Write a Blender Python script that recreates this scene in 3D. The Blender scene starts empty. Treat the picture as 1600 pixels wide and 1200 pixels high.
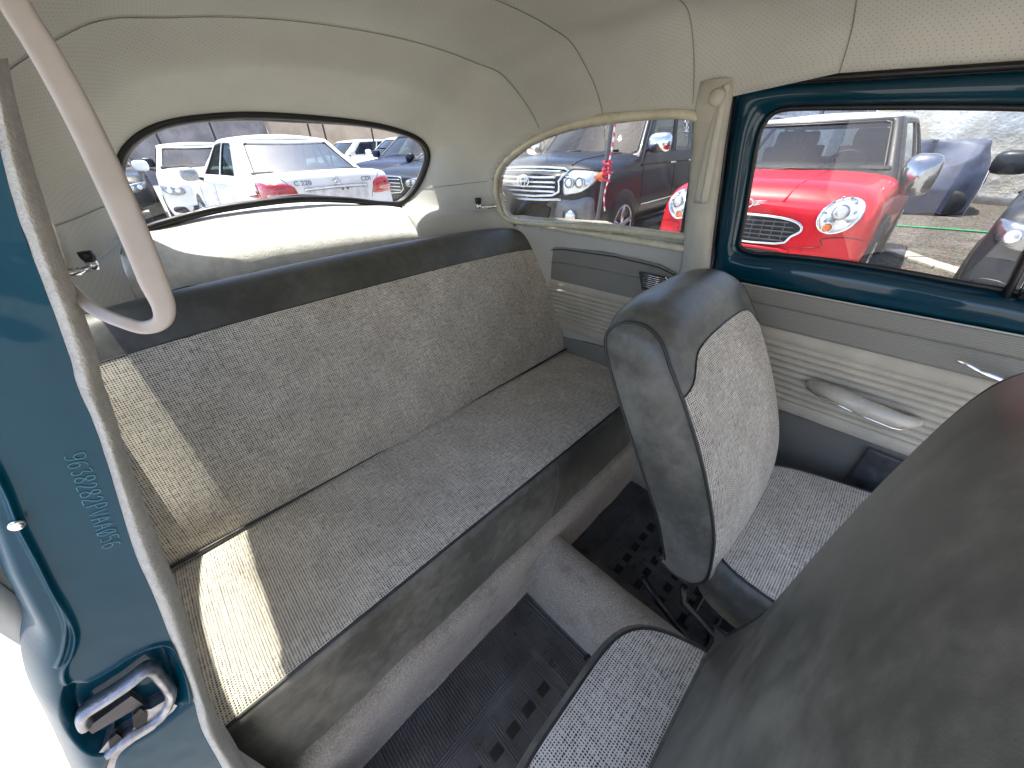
import bpy, bmesh, math, random
import numpy as np
from mathutils import Vector, Matrix, noise
random.seed(7); np.random.seed(7)
R = math.radians
scene = bpy.context.scene
COL = scene.collection

# ------------------------------------------------------------------ camera
CAM = np.array([0.0, 0.0, 1.12]); FPX = 567.6
RW = np.array([[0.70398228, 0.37275915, -0.60453252],
               [0.70974406, -0.40031608, 0.57966404],
               [-0.02592901, -0.83713658, -0.54637902]])   # rows: world axes in camera axes (right, down, forward)
cd = bpy.data.cameras.new("camera"); cam = bpy.data.objects.new("camera", cd); COL.objects.link(cam)
cd.sensor_width = 36.0; cd.lens = FPX / 1600.0 * 36.0; cd.clip_start = 0.01; cd.clip_end = 400
M3 = Matrix([[RW[i][0], -RW[i][1], -RW[i][2]] for i in range(3)])
cam.matrix_world = Matrix.Translation(Vector(CAM)) @ M3.to_4x4()
scene.camera = cam

# ------------------------------------------------------------------ sky, sun, exposure
SUN_TRAVEL = Vector((0.29, 0.045, -1.0)).normalized()
w = bpy.data.worlds.new("World"); scene.world = w; w.use_nodes = True
nt = w.node_tree; nt.nodes.clear()
sky = nt.nodes.new("ShaderNodeTexSky"); sky.sky_type = 'NISHITA'; sky.sun_disc = False
d = -SUN_TRAVEL
sky.sun_elevation = math.asin(d.z); sky.sun_rotation = math.atan2(d.x, d.y)
sky.air_density = 0.5; sky.dust_density = 1.0; sky.ozone_density = 0.0
bg = nt.nodes.new("ShaderNodeBackground"); bg.inputs[1].default_value = 0.15
wo = nt.nodes.new("ShaderNodeOutputWorld")
nt.links.new(sky.outputs[0], bg.inputs[0]); nt.links.new(bg.outputs[0], wo.inputs[0])
sl = bpy.data.lights.new("sun", 'SUN'); sl.energy = 2.0; sl.angle = R(0.6); sl.color = (1.0, 0.935, 0.83)
so = bpy.data.objects.new("sun", sl); COL.objects.link(so); so.location = (-3, 0, 6)
so.rotation_euler = SUN_TRAVEL.to_track_quat('-Z', 'Y').to_euler()
scene.view_settings.view_transform = 'Standard'; scene.view_settings.look = 'None'
scene.view_settings.exposure = 2.4; scene.view_settings.gamma = 1.0
scene.cycles.max_bounces = 10; scene.cycles.diffuse_bounces = 6; scene.cycles.transparent_max_bounces = 16
scene.cycles.caustics_reflective = False; scene.cycles.caustics_refractive = False

# ------------------------------------------------------------------ helpers
def at(u, v, ax, val):
    """the point of the plane axis[ax] = val seen at the photograph's pixel (u, v)"""
    dd = RW @ np.array([u - 800.0, v - 600.0, FPX]); t = (val - CAM[ax]) / dd[ax]
    return CAM + t * dd
def at_plane(u, v, p, n):
    dd = RW @ np.array([u - 800.0, v - 600.0, FPX]); n = np.array(n, float)
    t = n @ (np.array(p, float) - CAM) / (n @ dd); return CAM + t * dd

def tag(o, label=None, cat=None, group=None, kind=None):
    if label: o['label'] = label
    if cat: o['category'] = cat
    if group: o['group'] = group
    if kind: o['kind'] = kind
    return o
def empty(name, loc=(0, 0, 0), rz=0.0, **k):
    o = bpy.data.objects.new(name, None); COL.objects.link(o)
    o.location = loc; o.rotation_euler = (0, 0, rz); o.empty_display_size = 0.1
    return tag(o, **k)
def obj(name, verts, faces, mat, parent=None, uv=None, smooth=True, mods=(), sharp=None):
    me = bpy.data.meshes.new(name)
    me.from_pydata([tuple(map(float, v)) for v in verts], [], [tuple(f) for f in faces])
    if uv is not None:
        ul = me.uv_layers.new(name="UVMap")
        uva = np.asarray(uv, float); li = np.zeros(len(me.loops), int); me.loops.foreach_get("vertex_index", li)
        ul.data.foreach_set("uv", uva[li].ravel())
    if smooth:
        me.polygons.foreach_set("use_smooth", [True] * len(me.polygons))
        if sharp is not None:
            me.set_sharp_from_angle(angle=R(sharp))
    me.update()
    if mat is not None: me.materials.append(mat)
    o = bpy.data.objects.new(name, me); COL.objects.link(o)
    if parent is not None: o.parent = parent
    for kind, kw in mods:
        m = o.modifiers.new(kind.lower(), kind)
        for a, b in kw.items(): setattr(m, a, b)
    return o
class MB:
    """collects shapes into one mesh"""
    def __init__(s): s.v = []; s.f = []
    def add(s, v, f):
        n = len(s.v); s.v += [tuple(map(float, p)) for p in v]; s.f += [tuple(i + n for i in q) for q in f]; return s
    def box(s, c, d, rot=None):
        x, y, z = d[0] / 2, d[1] / 2, d[2] / 2
        v = [Vector((a, b, cc)) for a in (-x, x) for b in (-y, y) for cc in (-z, z)]
        if rot is not None: v = [rot @ p for p in v]
        v = [p + Vector(c) for p in v]
        return s.add(v, [(0, 1, 3, 2), (4, 6, 7, 5), (0, 4, 5, 1), (2, 3, 7, 6), (0, 2, 6, 4), (1, 5, 7, 3)])
    def tube(s, *a, **k): v, f = tube(*a, **k); return s.add(v, f)
    def build(s, name, mat, parent=None, **k): return obj(name, s.v, s.f, mat, parent, **k)
def catmull(P, n, closed=False):
    P = np.asarray(P, float); N = len(P); out = []
    segs = N if closed else N - 1
    for i in range(segs):
        if closed: a, b, c, dd = P[(i - 1) % N], P[i], P[(i + 1) % N], P[(i + 2) % N]
        else: a, b, c, dd = P[max(i - 1, 0)], P[i], P[i + 1], P[min(i + 2, N - 1)]
        for k in range(n):
            t = k / n
            out.append(0.5 * ((2 * b) + (-a + c) * t + (2 * a - 5 * b + 4 * c - dd) * t * t + (-a + 3 * b - 3 * c + dd) * t ** 3))
    if not closed: out.append(P[-1])
    return np.array(out)
def tube(pts, r, n=8, closed=False, r2=None, up=None, cap=True):
    """r may be a number or a list; r2: second half-axis of an elliptical section, in the direction nearest `up`"""
    pts = [Vector(p) for p in pts]; N = len(pts); vs = []; fs = []
    prev = Vector(up) if up is not None else None
    for i, p in enumerate(pts):
        if closed: tn = (pts[(i + 1) % N] - pts[i - 1]).normalized()
        else: tn = (pts[min(i + 1, N - 1)] - pts[max(i - 1, 0)]).normalized()
        if prev is None: prev = tn.orthogonal()
        ref = Vector(up) if up is not None else prev
        a = (ref - tn * ref.dot(tn)).normalized(); b = tn.cross(a); prev = a
        rr = r[i] if isinstance(r, (list, tuple, np.ndarray)) else r
        ra = (r2[i] if isinstance(r2, (list, tuple, np.ndarray)) else r2) if r2 is not None else rr
        for k in range(n):
            t = 2 * math.pi * k / n
            vs.append(p + a * (ra * math.cos(t)) + b * (rr * math.sin(t)))
    M = N if closed else N - 1
    for i in range(M):
        j = (i + 1) % N
        for k in range(n):
            l = (k + 1) % n
            fs.append((i * n + k, i * n + l, j * n + l, j * n + k))
    if not closed and cap:
        fs.append(tuple(range(n - 1, -1, -1))); fs.append(tuple((N - 1) * n + k for k in range(n)))
    return vs, fs
def grid_obj(name, P, mat, parent=None, closed_u=False, uv=True, sharp=None, mods=(), keep=None, uvscale=1.0):
    P = np.asarray(P, float); nu, nv = P.shape[:2]
    U = np.zeros((nu, nv)); V = np.zeros((nu, nv))
    U[1:] = np.cumsum(np.linalg.norm(P[1:] - P[:-1], axis=2), 0); V[:, 1:] = np.cumsum(np.linalg.norm(P[:, 1:] - P[:, :-1], axis=2), 1)
    U -= U[nu // 2:nu // 2 + 1, :]; V -= V[:, nv // 2:nv // 2 + 1]
    fs = []
    for i in range(nu if closed_u else nu - 1):
        for j in range(nv - 1):
            k = (i + 1) % nu
            if keep is not None and not keep(i, j): continue
            fs.append((i * nv + j, i * nv + j + 1, k * nv + j + 1, k * nv + j))
    return obj(name, P.reshape(-1, 3), fs, mat, parent, uv=np.stack([U.ravel(), V.ravel()], 1) * uvscale if uv else None, sharp=sharp, mods=mods)
def prism(poly, direction, name=None, mat=None, parent=None, bevel=0.0, seg=2, **k):
    """extrudes a planar polygon (list of 3-D points) along `direction`"""
    n = len(poly); dv = np.array(direction, float)
    v = [np.array(p, float) for p in poly] + [np.array(p, float) + dv for p in poly]
    f = [tuple(range(n)), tuple(range(2 * n - 1, n - 1, -1))] + [(i, (i + 1) % n, (i + 1) % n + n, i + n) for i in range(n)]
    if name is None: return v, f
    mods = [('BEVEL', dict(width=bevel, segments=seg, limit_method='ANGLE'))] if bevel else []
    return obj(name, v, f, mat, parent, mods=mods, sharp=35, **k)
def text_mesh(name, body, mat, parent, size, origin, xdir, ydir, depth=0.001, center=True, bold=0.0, sx=1.0):
    cu = bpy.data.curves.new(name, 'FONT'); cu.body = body; cu.size = size; cu.extrude = depth; cu.offset = bold
    if center: cu.align_x = 'CENTER'; cu.align_y = 'CENTER'
    t = bpy.data.objects.new(name + "_tmp", cu); COL.objects.link(t)
    dg = bpy.context.evaluated_depsgraph_get(); dg.update()
    me = bpy.data.meshes.new_from_object(t.evaluated_get(dg)); bpy.data.objects.remove(t)
    xd = Vector(xdir).normalized() * sx; yd = Vector(ydir).normalized(); zd = xd.normalized().cross(yd)
    me.transform(Matrix.Translation(Vector(origin)) @ Matrix([[xd[i], yd[i], zd[i]] for i in range(3)]).to_4x4())
    me.materials.clear(); me.materials.append(mat); me.name = name
    o = bpy.data.objects.new(name, me); COL.objects.link(o); o.parent = parent
    return o

# ------------------------------------------------------------------ materials
def node_mat(name):
    m = bpy.data.materials.new(name); m.use_nodes = True
    nt = m.node_tree; b = nt.nodes["Principled BSDF"]; return m, nt, b
def N(nt, t, **k):
    n = nt.nodes.new(t)
    for a, b in k.items(): setattr(n, a, b)
    return n
def math_n(nt, op, a, b=None, c=None, clamp=False):
    n = nt.nodes.new("ShaderNodeMath"); n.operation = op; n.use_clamp = clamp
    for i, x in enumerate((a, b, c)):
        if x is None: continue
        if isinstance(x, (int, float)): n.inputs[i].default_value = x
        else: nt.links.new(x, n.inputs[i])
    return n.outputs[0]
def mixc(nt, f, a, b, bt='MIX'):
    n = nt.nodes.new("ShaderNodeMix"); n.data_type = 'RGBA'; n.blend_type = bt
    for i, x in ((0, f), (6, a), (7, b)):
        if isinstance(x, (int, float)): n.inputs[i].default_value = x
        elif isinstance(x, tuple): n.inputs[i].default_value = (*x[:3], 1)
        else: nt.links.new(x, n.inputs[i])
    return n.outputs[2]
def noise_n(nt, scale, detail=3, rough=0.6, coord=None, w3=None):
    n = nt.nodes.new("ShaderNodeTexNoise"); n.inputs['Scale'].default_value = scale
    n.inputs['Detail'].default_value = detail; n.inputs['Roughness'].default_value = rough
    if coord is not None: nt.links.new(coord, n.inputs['Vector'])
    return n.outputs['Fac']
def coord(nt, kind='Object', scale=None):
    tc = nt.nodes.new("ShaderNodeTexCoord"); o = tc.outputs[kind]
    if scale is not None:
        mp = nt.nodes.new("ShaderNodeMapping"); nt.links.new(o, mp.inputs[0]); mp.inputs['Scale'].default_value = scale; o = mp.outputs[0]
    return o
def maprange(nt, x, a, b, c=0.0, d_=1.0):
    n = nt.nodes.new("ShaderNodeMapRange"); n.interpolation_type = 'SMOOTHSTEP'
    nt.links.new(x, n.inputs[0])
    for i, q in enumerate((a, b, c, d_)): n.inputs[i + 1].default_value = q
    return n.outputs[0]
def bump(nt, b, h, dist, strength=1.0):
    n = nt.nodes.new("ShaderNodeBump"); n.inputs['Distance'].default_value = dist; n.inputs['Strength'].default_value = strength
    nt.links.new(h, n.inputs['Height']); nt.links.new(n.outputs[0], b.inputs['Normal']); return n
def plain(name, col, rough=0.5, metal=0.0, var=0.12, vscale=12, bumpd=0.0, bscale=300, coat=0.0, spec=0.5, rvar=0.1, emis=None):
    m, nt, b = node_mat(name)
    co = coord(nt); f = noise_n(nt, vscale, 4, 0.6, co)
    c2 = tuple(max(0, c * (1 - 2 * var)) for c in col); c3 = tuple(min(1, c * (1 + var)) for c in col)
    nt.links.new(mixc(nt, maprange(nt, f, 0.3, 0.7), c2, c3), b.inputs['Base Color'])
    f2 = noise_n(nt, vscale * 2.3, 3, 0.6, co)
    nt.links.new(maprange(nt, f2, 0.3, 0.7, max(0, rough - rvar), min(1, rough + rvar)), b.inputs['Roughness'])
    b.inputs['Metallic'].default_value = metal; b.inputs['Coat Weight'].default_value = coat; b.inputs['Coat Roughness'].default_value = 0.03
    b.inputs['Specular IOR Level'].default_value = spec
    if bumpd: bump(nt, b, noise_n(nt, bscale, 3, 0.6, co), bumpd)
    return m

def m_weave(name="woven seat fabric", py=0.0046, px=0.0042):
    m, nt, b = node_mat(name)
    uv = coord(nt, 'UV'); sx = N(nt, "ShaderNodeSeparateXYZ"); nt.links.new(uv, sx.inputs[0])
    wob = noise_n(nt, 60, 2, 0.5, uv)
    X = math_n(nt, 'MULTIPLY_ADD', wob, 0.0012, sx.outputs[0]); Y = math_n(nt, 'MULTIPLY_ADD', wob, 0.0012, sx.outputs[1])
    ax = math_n(nt, 'ABSOLUTE', math_n(nt, 'SINE', math_n(nt, 'MULTIPLY', X, math.pi / px)))
    ay = math_n(nt, 'ABSOLUTE', math_n(nt, 'SINE', math_n(nt, 'MULTIPLY', Y, math.pi / py)))
    # slubs: noise stretched along each thread direction, one step per thread
    s1 = noise_n(nt, 1.0, 2, 0.7, coord(nt, 'UV', (1 / px * 0.35, 1 / py * 1.0, 1)))
    s2 = noise_n(nt, 1.0, 2, 0.7, coord(nt, 'UV', (1 / px * 1.0, 1 / py * 0.16, 1)))
    s3 = noise_n(nt, 1.0, 2, 0.7, coord(nt, 'UV', (1 / px * 0.04, 1 / py * 1.1, 1)))
    gap = math_n(nt, 'MULTIPLY', ax, ay)                       # 1 in the middle of a cell
    th = math_n(nt, 'ADD', gap, math_n(nt, 'MULTIPLY', math_n(nt, 'SUBTRACT', math_n(nt, 'ADD', s1, s2), 1.0), 1.2))
    th = math_n(nt, 'ADD', th, math_n(nt, 'MULTIPLY', math_n(nt, 'SUBTRACT', s3, 0.5), 0.7))
    dark = maprange(nt, th, 0.42, 0.80)
    big = noise_n(nt, 9, 3, 0.6, uv)
    light = mixc(nt, maprange(nt, big, 0.3, 0.7), (0.64, 0.59, 0.50), (0.79, 0.735, 0.63))
    nt.links.new(mixc(nt, dark, light, (0.07, 0.067, 0.06)), b.inputs['Base Color'])
    b.inputs['Roughness'].default_value = 0.85; b.inputs['Specular IOR Level'].default_value = 0.2
    h = math_n(nt, 'SUBTRACT', 1.0, dark); bump(nt, b, h, 0.0007, 0.8)
    return m
def m_vinyl(name="dark grey vinyl", c=(0.084, 0.084, 0.071), scuff=1.0):
    m, nt, b = node_mat(name); co = coord(nt)
    f = noise_n(nt, 5, 5, 0.62, co); g = noise_n(nt, 38, 4, 0.7, co)
    v = math_n(nt, 'ADD', math_n(nt, 'MULTIPLY', f, 0.7), math_n(nt, 'MULTIPLY', g, 0.3))
    c1 = tuple(x * 0.72 for x in c); c2 = tuple(x * (1 + 0.45 * scuff) for x in c)
    nt.links.new(mixc(nt, maprange(nt, v, 0.38, 0.66), c1, c2), b.inputs['Base Color'])
    nt.links.new(maprange(nt, v, 0.35, 0.65, 0.36, 0.52), b.inputs['Roughness'])
    b.inputs['Specular IOR Level'].default_value = 0.6
    n1 = noise_n(nt, 900, 2, 0.5, co); n2 = noise_n(nt, 18, 2, 0.5, co)
    bump(nt, b, math_n(nt, 'ADD', math_n(nt, 'MULTIPLY', n1, 0.12), n2), 0.0022, 0.5)
    return m
def m_headliner():
    m, nt, b = node_mat("perforated cream headliner")
    uv = coord(nt, 'UV'); sx = N(nt, "ShaderNodeSeparateXYZ"); nt.links.new(uv, sx.inputs[0])
    p = 0.0105
    a = math_n(nt, 'ADD', sx.outputs[0], sx.outputs[1]); s = math_n(nt, 'SUBTRACT', sx.outputs[0], sx.outputs[1])
    ca = math_n(nt, 'COSINE', math_n(nt, 'MULTIPLY', a, 2 * math.pi / p)); cb = math_n(nt, 'COSINE', math_n(nt, 'MULTIPLY', s, 2 * math.pi / p))
    dot = maprange(nt, math_n(nt, 'ADD', ca, cb), 1.72, 1.9)
    co = coord(nt); f = noise_n(nt, 4, 4, 0.6, co); g = noise_n(nt, 30, 4, 0.7, co)
    base = mixc(nt, maprange(nt, f, 0.3, 0.7), (0.47, 0.462, 0.415), (0.535, 0.528, 0.475))
    base = mixc(nt, maprange(nt, g, 0.62, 0.8, 0, 0.35), base, (0.36, 0.335, 0.27))
    nt.links.new(mixc(nt, math_n(nt, 'MULTIPLY', dot, 0.75), base, (0.09, 0.085, 0.07)), b.inputs['Base Color'])
    b.inputs['Roughness'].default_value = 0.6; b.inputs['Specular IOR Level'].default_value = 0.35
    n2 = noise_n(nt, 7, 3, 0.5, co); n3 = noise_n(nt, 700, 2, 0.5, co)
    bump(nt, b, math_n(nt, 'ADD', n2, math_n(nt, 'MULTIPLY', n3, 0.04)), 0.006, 0.45)
    return m
def m_carpet():
    m, nt, b = node_mat("worn beige grey carpet"); co = coord(nt)
    f = noise_n(nt, 9, 4, 0.6, co); g = noise_n(nt, 260, 4, 0.8, co); k = noise_n(nt, 15, 4, 0.65, co)
    base = mixc(nt, maprange(nt, f, 0.35, 0.65), (0.55, 0.475, 0.375), (0.64, 0.56, 0.455))
    base = mixc(nt, maprange(nt, k, 0.50, 0.72, 0, 0.7), base, (0.36, 0.28, 0.235))
    base = mixc(nt, maprange(nt, g, 0.35, 0.65, 0.7, 0.0), base, (0.19, 0.17, 0.145))
    nt.links.new(base, b.inputs['Base Color'])
    b.inputs['Roughness'].default_value = 0.95; b.inputs['Specular IOR Level'].default_value = 0.1
    b.inputs['Sheen Weight'].default_value = 0.3
    bump(nt, b, g, 0.004, 0.9); return m
def m_glass(name="clear window glass", tint=(0.93, 0.96, 0.95), refl=0.0):
    """thin pane: lets light straight through, mirrors by Fresnel"""
    m, nt, b = node_mat(name); nt.nodes.remove(b)
    out = [n for n in nt.nodes if n.type == 'OUTPUT_MATERIAL'][0]
    tr = N(nt, "ShaderNodeBsdfTransparent"); tr.inputs[0].default_value = (*tint, 1)
    gl = N(nt, "ShaderNodeBsdfGlossy"); gl.inputs['Roughness'].default_value = 0.01; gl.inputs[0].default_value = (1, 1, 1, 1)
    fr = N(nt, "ShaderNodeFresnel"); fr.inputs[0].default_value = 1.5
    mx = N(nt, "ShaderNodeMixShader"); fac = math_n(nt, 'MULTIPLY', fr.outputs[0], 1.6 + refl, clamp=True)
    nt.links.new(fac, mx.inputs[0]); nt.links.new(tr.outputs[0], mx.inputs[1]); nt.links.new(gl.outputs[0], mx.inputs[2])
    nt.links.new(mx.outputs[0], out.inputs[0]); return m
def m_paint(name, c, rough=0.12, flake=0.0, coat=0.22):
    m, nt, b = node_mat(name); co = coord(nt)
    f = noise_n(nt, 3, 4, 0.6, co)
    nt.links.new(mixc(nt, maprange(nt, f, 0.3, 0.7), tuple(x * 0.86 for x in c), tuple(min(1, x * 1.1) for x in c)), b.inputs['Base Color'])
    b.inputs['Roughness'].default_value = 0.4; b.inputs['Specular IOR Level'].default_value = 0.12; b.inputs['Coat Weight'].default_value = coat; b.inputs['Coat Roughness'].default_value = rough * 0.25
    b.inputs['Metallic'].default_value = flake
    n2 = noise_n(nt, 14, 3, 0.5, co); bump(nt, b, n2, 0.0015, 0.35)
    return m
def m_ribbed(name, c1, c2, pitch, depth=0.0008):
    """moulded vinyl with fine parallel ribs (across UV y)"""
    m, nt, b = node_mat(name); uv = coord(nt, 'UV'); sx = N(nt, "ShaderNodeSeparateXYZ"); nt.links.new(uv, sx.inputs[0])
    a = math_n(nt, 'ABSOLUTE', math_n(nt, 'SINE', math_n(nt, 'MULTIPLY', sx.outputs[1], math.pi / pitch)))
    bx = math_n(nt, 'ABSOLUTE', math_n(nt, 'SINE', math_n(nt, 'MULTIPLY', sx.outputs[0], math.pi / (pitch * 0.7))))
    h = math_n(nt, 'ADD', a, math_n(nt, 'MULTIPLY', bx, 0.3))
    nt.links.new(mixc(nt, maprange(nt, h, 0.1, 0.9), c2, c1), b.inputs['Base Color'])
    b.inputs['Roughness'].default_value = 0.55; bump(nt, b, h, depth, 0.8); return m

WEAVE = m_weave(); VINYL = m_vinyl(); VINYL2 = m_vinyl("worn dark vinyl", (0.125, 0.122, 0.102), 1.8)
LINER = m_headliner(); CARPET = m_carpet(); GLASS = m_glass(tint=(0.84, 0.87, 0.86))
CREAM = plain("cream vinyl trim", (0.52, 0.50, 0.42), 0.5, var=0.05, bumpd=0.001, bscale=500)
CREAMP = plain("aged cream paint", (0.62, 0.58, 0.43), 0.3, var=0.08, coat=0.4)
PIPE = plain("dark piping", (0.035, 0.036, 0.033), 0.4, var=0.1)
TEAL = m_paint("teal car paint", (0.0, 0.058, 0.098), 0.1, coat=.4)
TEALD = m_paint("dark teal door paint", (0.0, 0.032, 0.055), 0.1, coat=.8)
RUBBER = plain("black rubber", (0.012, 0.012, 0.013), 0.45, var=0.2)
MAT_R = plain("dark rubber mat", (0.125, 0.122, 0.125), 0.36, var=0.2, vscale=9, bumpd=0.0006, bscale=220, spec=0.6)
CHROME = plain("chrome", (0.80, 0.80, 0.79), 0.12, 1.0, var=0.05, rvar=0.05)
ALU = plain("worn die cast metal", (0.40, 0.40, 0.42), 0.42, 0.8, var=0.2, vscale=60, bumpd=0.001, bscale=120)
GREYV = m_ribbed("grey ribbed vinyl", (0.245, 0.24, 0.205), (0.15, 0.145, 0.125), 0.0042)
GREYD = m_ribbed("dark grey ribbed vinyl", (0.15, 0.148, 0.13), (0.10, 0.097, 0.085), 0.003)
BEIGE = plain("beige pleated vinyl", (0.48, 0.44, 0.355), 0.5, var=0.06, bumpd=0.0008, bscale=600)
WELT = plain("off-white textured welt", (0.58, 0.565, 0.51), 0.75, var=0.06, vscale=160, bumpd=0.0016, bscale=600)
STRAP = plain("pinkish cream strap vinyl", (0.50, 0.45, 0.40), 0.38, var=0.06, vscale=20)

# ================================================================== the car cabin
YC = 0.48
car = empty('vintage_car', (-0.4, YC, -0.24), label='vintage teal car seen from inside, cream headliner, oval rear window and side panels', cat='car')
CP = Vector((0.4, -YC, 0.24))          # children are written in world coordinates and shifted back by the root
def cobj(o):
    o.parent = car; o.matrix_parent_inverse = Matrix.Translation(CP); return o
class _C:                              # a parent that shifts
    pass

WIN_P = (-1.42, 0, 0.96); WIN_N = (1.0, 0, -0.36)
def wpt(u, v): return at_plane(u, v, WIN_P, WIN_N)
def ring(x, half, xs=None):
    """15 anchors far floor -> top -> near floor; half: list of 8 (dy, z)"""
    xs = xs or [x] * 8
    far = [(xs[i], YC + half[i][0], half[i][1]) for i in range(8)]
    near = [(xs[i], YC - half[i][0], half[i][1]) for i in range(6, -1, -1)]
    return np.array(far + near)
lowD = [(.67, -.12), (.665, .80), (.648, .93)]
RINGS = [
 ring(.62, lowD + [(.600, 1.200), (.540, 1.27), (.43, 1.305), (.22, 1.325), (0, 1.33)]),
 ring(-.20, lowD + [(.602, 1.222), (.545, 1.305), (.42, 1.35), (.20, 1.372), (0, 1.377)]),
 ring(-.40, lowD + [(.600, 1.20), (.525, 1.322), (.40, 1.352), (.20, 1.370), (0, 1.376)]),
 ring(-.47, lowD + [(.600, 1.19), (.512, 1.327), (.40, 1.353), (.20, 1.371), (0, 1.376)]),
 ring(-.71, lowD + [(.585, 1.183), (.455, 1.305), (.345, 1.338), (.18, 1.356), (0, 1.361)]),
 ring(-.92, [(.665, -.12), (.655, .80), (.63, .93), (.570, 1.144), (.425, 1.272), (.30, 1.302), (.15, 1.320), (0, 1.325)]),
 ring(-1.18, [(.58, -.12), (.575, .80), (.555, .93), (.505, 1.10), (.40, 1.215), (.29, 1.258), (.14, 1.278), (0, 1.283)],
      [-1.10, -1.12, -1.15, -1.17, -1.17, -1.16, -1.15, -1.14]),
]
wpx = [(628,318),(664,272),(655,218),(612,201),(545,189),(430,178),(339,179),(253,192),(200,220),(181,262),(193,355)]
wp = [wpt(*p) for p in wpx]
W = np.array([(-1.22, .76, -.12), (-1.235, .745, .80), *wp, (-1.235, -.055, .80), (-1.22, -.06, -.12)])
RINGS.append(W)
K = 12
for ri_, r in enumerate(RINGS[:-1]):
    r[11:, 1] -= np.array([.03, .05, .065, .10]) * (0, 0, 0, .42, 1, 1, 1)[ri_]      # the near wall stands a little further out
cols = [catmull(r, K) for r in RINGS]                       # each 14*K+1 points
# smooth outline of the rear window, shared by the shell's last ring and the seal
OUTL = catmull([wpt(*p) for p in [(628,317),(650,296),(664,268),(670,240),(655,217),(612,200),(545,188),(430,178),(339,179),(253,192),(203,219),(181,258),(184,320),(197,362),(215,364),(253,350),(345,327),(459,313),(540,313),(600,319)]], 8, closed=True)
nO = 13 * 8                       # from the far lower corner over the top to the near lower corner
src = OUTL[:nO + 1]; ln_ = np.concatenate([[0], np.cumsum(np.linalg.norm(np.diff(src, axis=0), axis=1))]); ln_ /= ln_[-1]
anc = cols[-1][2 * K:12 * K + 1]; la_ = np.concatenate([[0], np.cumsum(np.linalg.norm(np.diff(anc, axis=0), axis=1))]); la_ /= la_[-1]
cols[-1][2 * K:12 * K + 1] = np.stack([np.interp(la_, ln_, src[:, q]) for q in range(3)], 1)
sub = [10, 3, 3, 22, 20, 16, 14]
P = []; 
for i in range(len(cols) - 1):
    for k in range(sub[i]):
        t = k / sub[i]
        a, b = cols[i], cols[i + 1]
        if i >= 5:      # rounded rear part
            prev = cols[i - 1]; nxt = cols[min(i + 2, len(cols) - 1)]
            q = 0.5 * ((2 * a) + (-prev + b) * t + (2 * a - 5 * a * 0 - 5 * a + 4 * b - nxt + 0 * prev + prev * 0 + (prev * 2 - 2 * a)) * t * t * 0 ) if False else None
            m0 = (b - prev) * 0.42 if i != 5 else (b - a) * .85 + np.array([0, 0, .24]) * np.clip((a[:, 2:3] - 1.10) / .2, 0, 1); m1 = (nxt - a) * 0.42
            h00 = 2*t**3 - 3*t*t + 1; h10 = t**3 - 2*t*t + t; h01 = -2*t**3 + 3*t*t; h11 = t**3 - t*t
            q = h00 * a + h10 * m0 + h01 * b + h11 * m1
        else:
            q = a * (1 - t) + b * t
            if 3 <= i <= 4 or i == 0:   # the cloth hangs a little between the roof bows
                s = math.sin(math.pi * t) * 0.006
                q = q.copy(); c = np.array([0, YC, .9]); dirv = c - q; dirv[:, 0] = 0
                q = q + dirv / np.linalg.norm(dirv, axis=1, keepdims=True) * s
        P.append(q)
P.append(cols[-1]); P = np.array(P); nu, nv = P.shape[:2]

# quarter window outline in the (x, z) plane; same on both sides
def q2(u, v): p = at(u, v, 1, 1.10); return (p[0], p[2])
qpx = [(797,335),(793,300),(800,266),(822,240),(858,216),(905,197),(960,186),(1020,180),(1072,179),(1097,187),(1104,212),(1099,262),(1093,315),(1086,352),(1066,372),(1010,367),(950,360),(870,352),(815,346)]
QW = catmull([q2(*p) for p in qpx], 6, closed=True)
def inside(poly, x, z):
    c = False; n = len(poly); j = n - 1
    for i in range(n):
        if (poly[i][1] > z) != (poly[j][1] > z) and x < (poly[j][0] - poly[i][0]) * (z - poly[i][1]) / (poly[j][1] - poly[i][1]) + poly[i][0]: c = not c
        j = i
    return c
def nearest(poly, x, z):
    best = None
    for i in range(len(poly)):
        a = poly[i - 1]; b = poly[i]; ab = b - a; t = max(0, min(1, ((x - a[0]) * ab[0] + (z - a[1]) * ab[1]) / max(1e-12, ab @ ab)))
        q = a + ab * t; dd = math.hypot(x - q[0], z - q[1])
        if best is None or dd < best[0]: best = (dd, q)
    return best
ins = np.zeros((nu, nv), bool)
wallmask = np.zeros(nv, bool); wallmask[:K * 4] = True; wallmask[-K * 4:] = True
for i in range(nu):
    for j in range(nv):
        x, y, z = P[i, j]
        if wallmask[j] and -1.25 < x < -.36 and .8 < z < 1.25: ins[i, j] = inside(QW, x, z)
P2 = P.copy()
for i in range(1, nu - 1):
    for j in range(1, nv - 1):
        if wallmask[j] and -1.3 < P[i, j, 0] < -.34 and .8 < P[i, j, 2] < 1.28:
            nb = ins[i-1:i+2, j-1:j+2]
            if nb.any() and not nb.all():
                dd, q = nearest(QW, P[i, j, 0], P[i, j, 2])
                if dd < 0.022: P2[i, j, 0], P2[i, j, 2] = q
lo = 3 * K
def keep(i, j):
    c = P[i:i+2, j:j+2].reshape(-1, 3).mean(0)
    lo_ = lo
    side = j < lo_ or j >= nv - 1 - lo_
    if side and c[0] > (-.405 if j < lo else -.375): return False
    if wallmask[j] and -1.25 < c[0] < -.36 and .8 < c[2] < 1.25 and inside(QW, c[0], c[2]): return False
    return True
o = grid_obj('headliner', P2, LINER, keep=keep, mods=[('SOLIDIFY', dict(thickness=0.02, offset=1.0))]); cobj(o)
me = o.data
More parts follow.
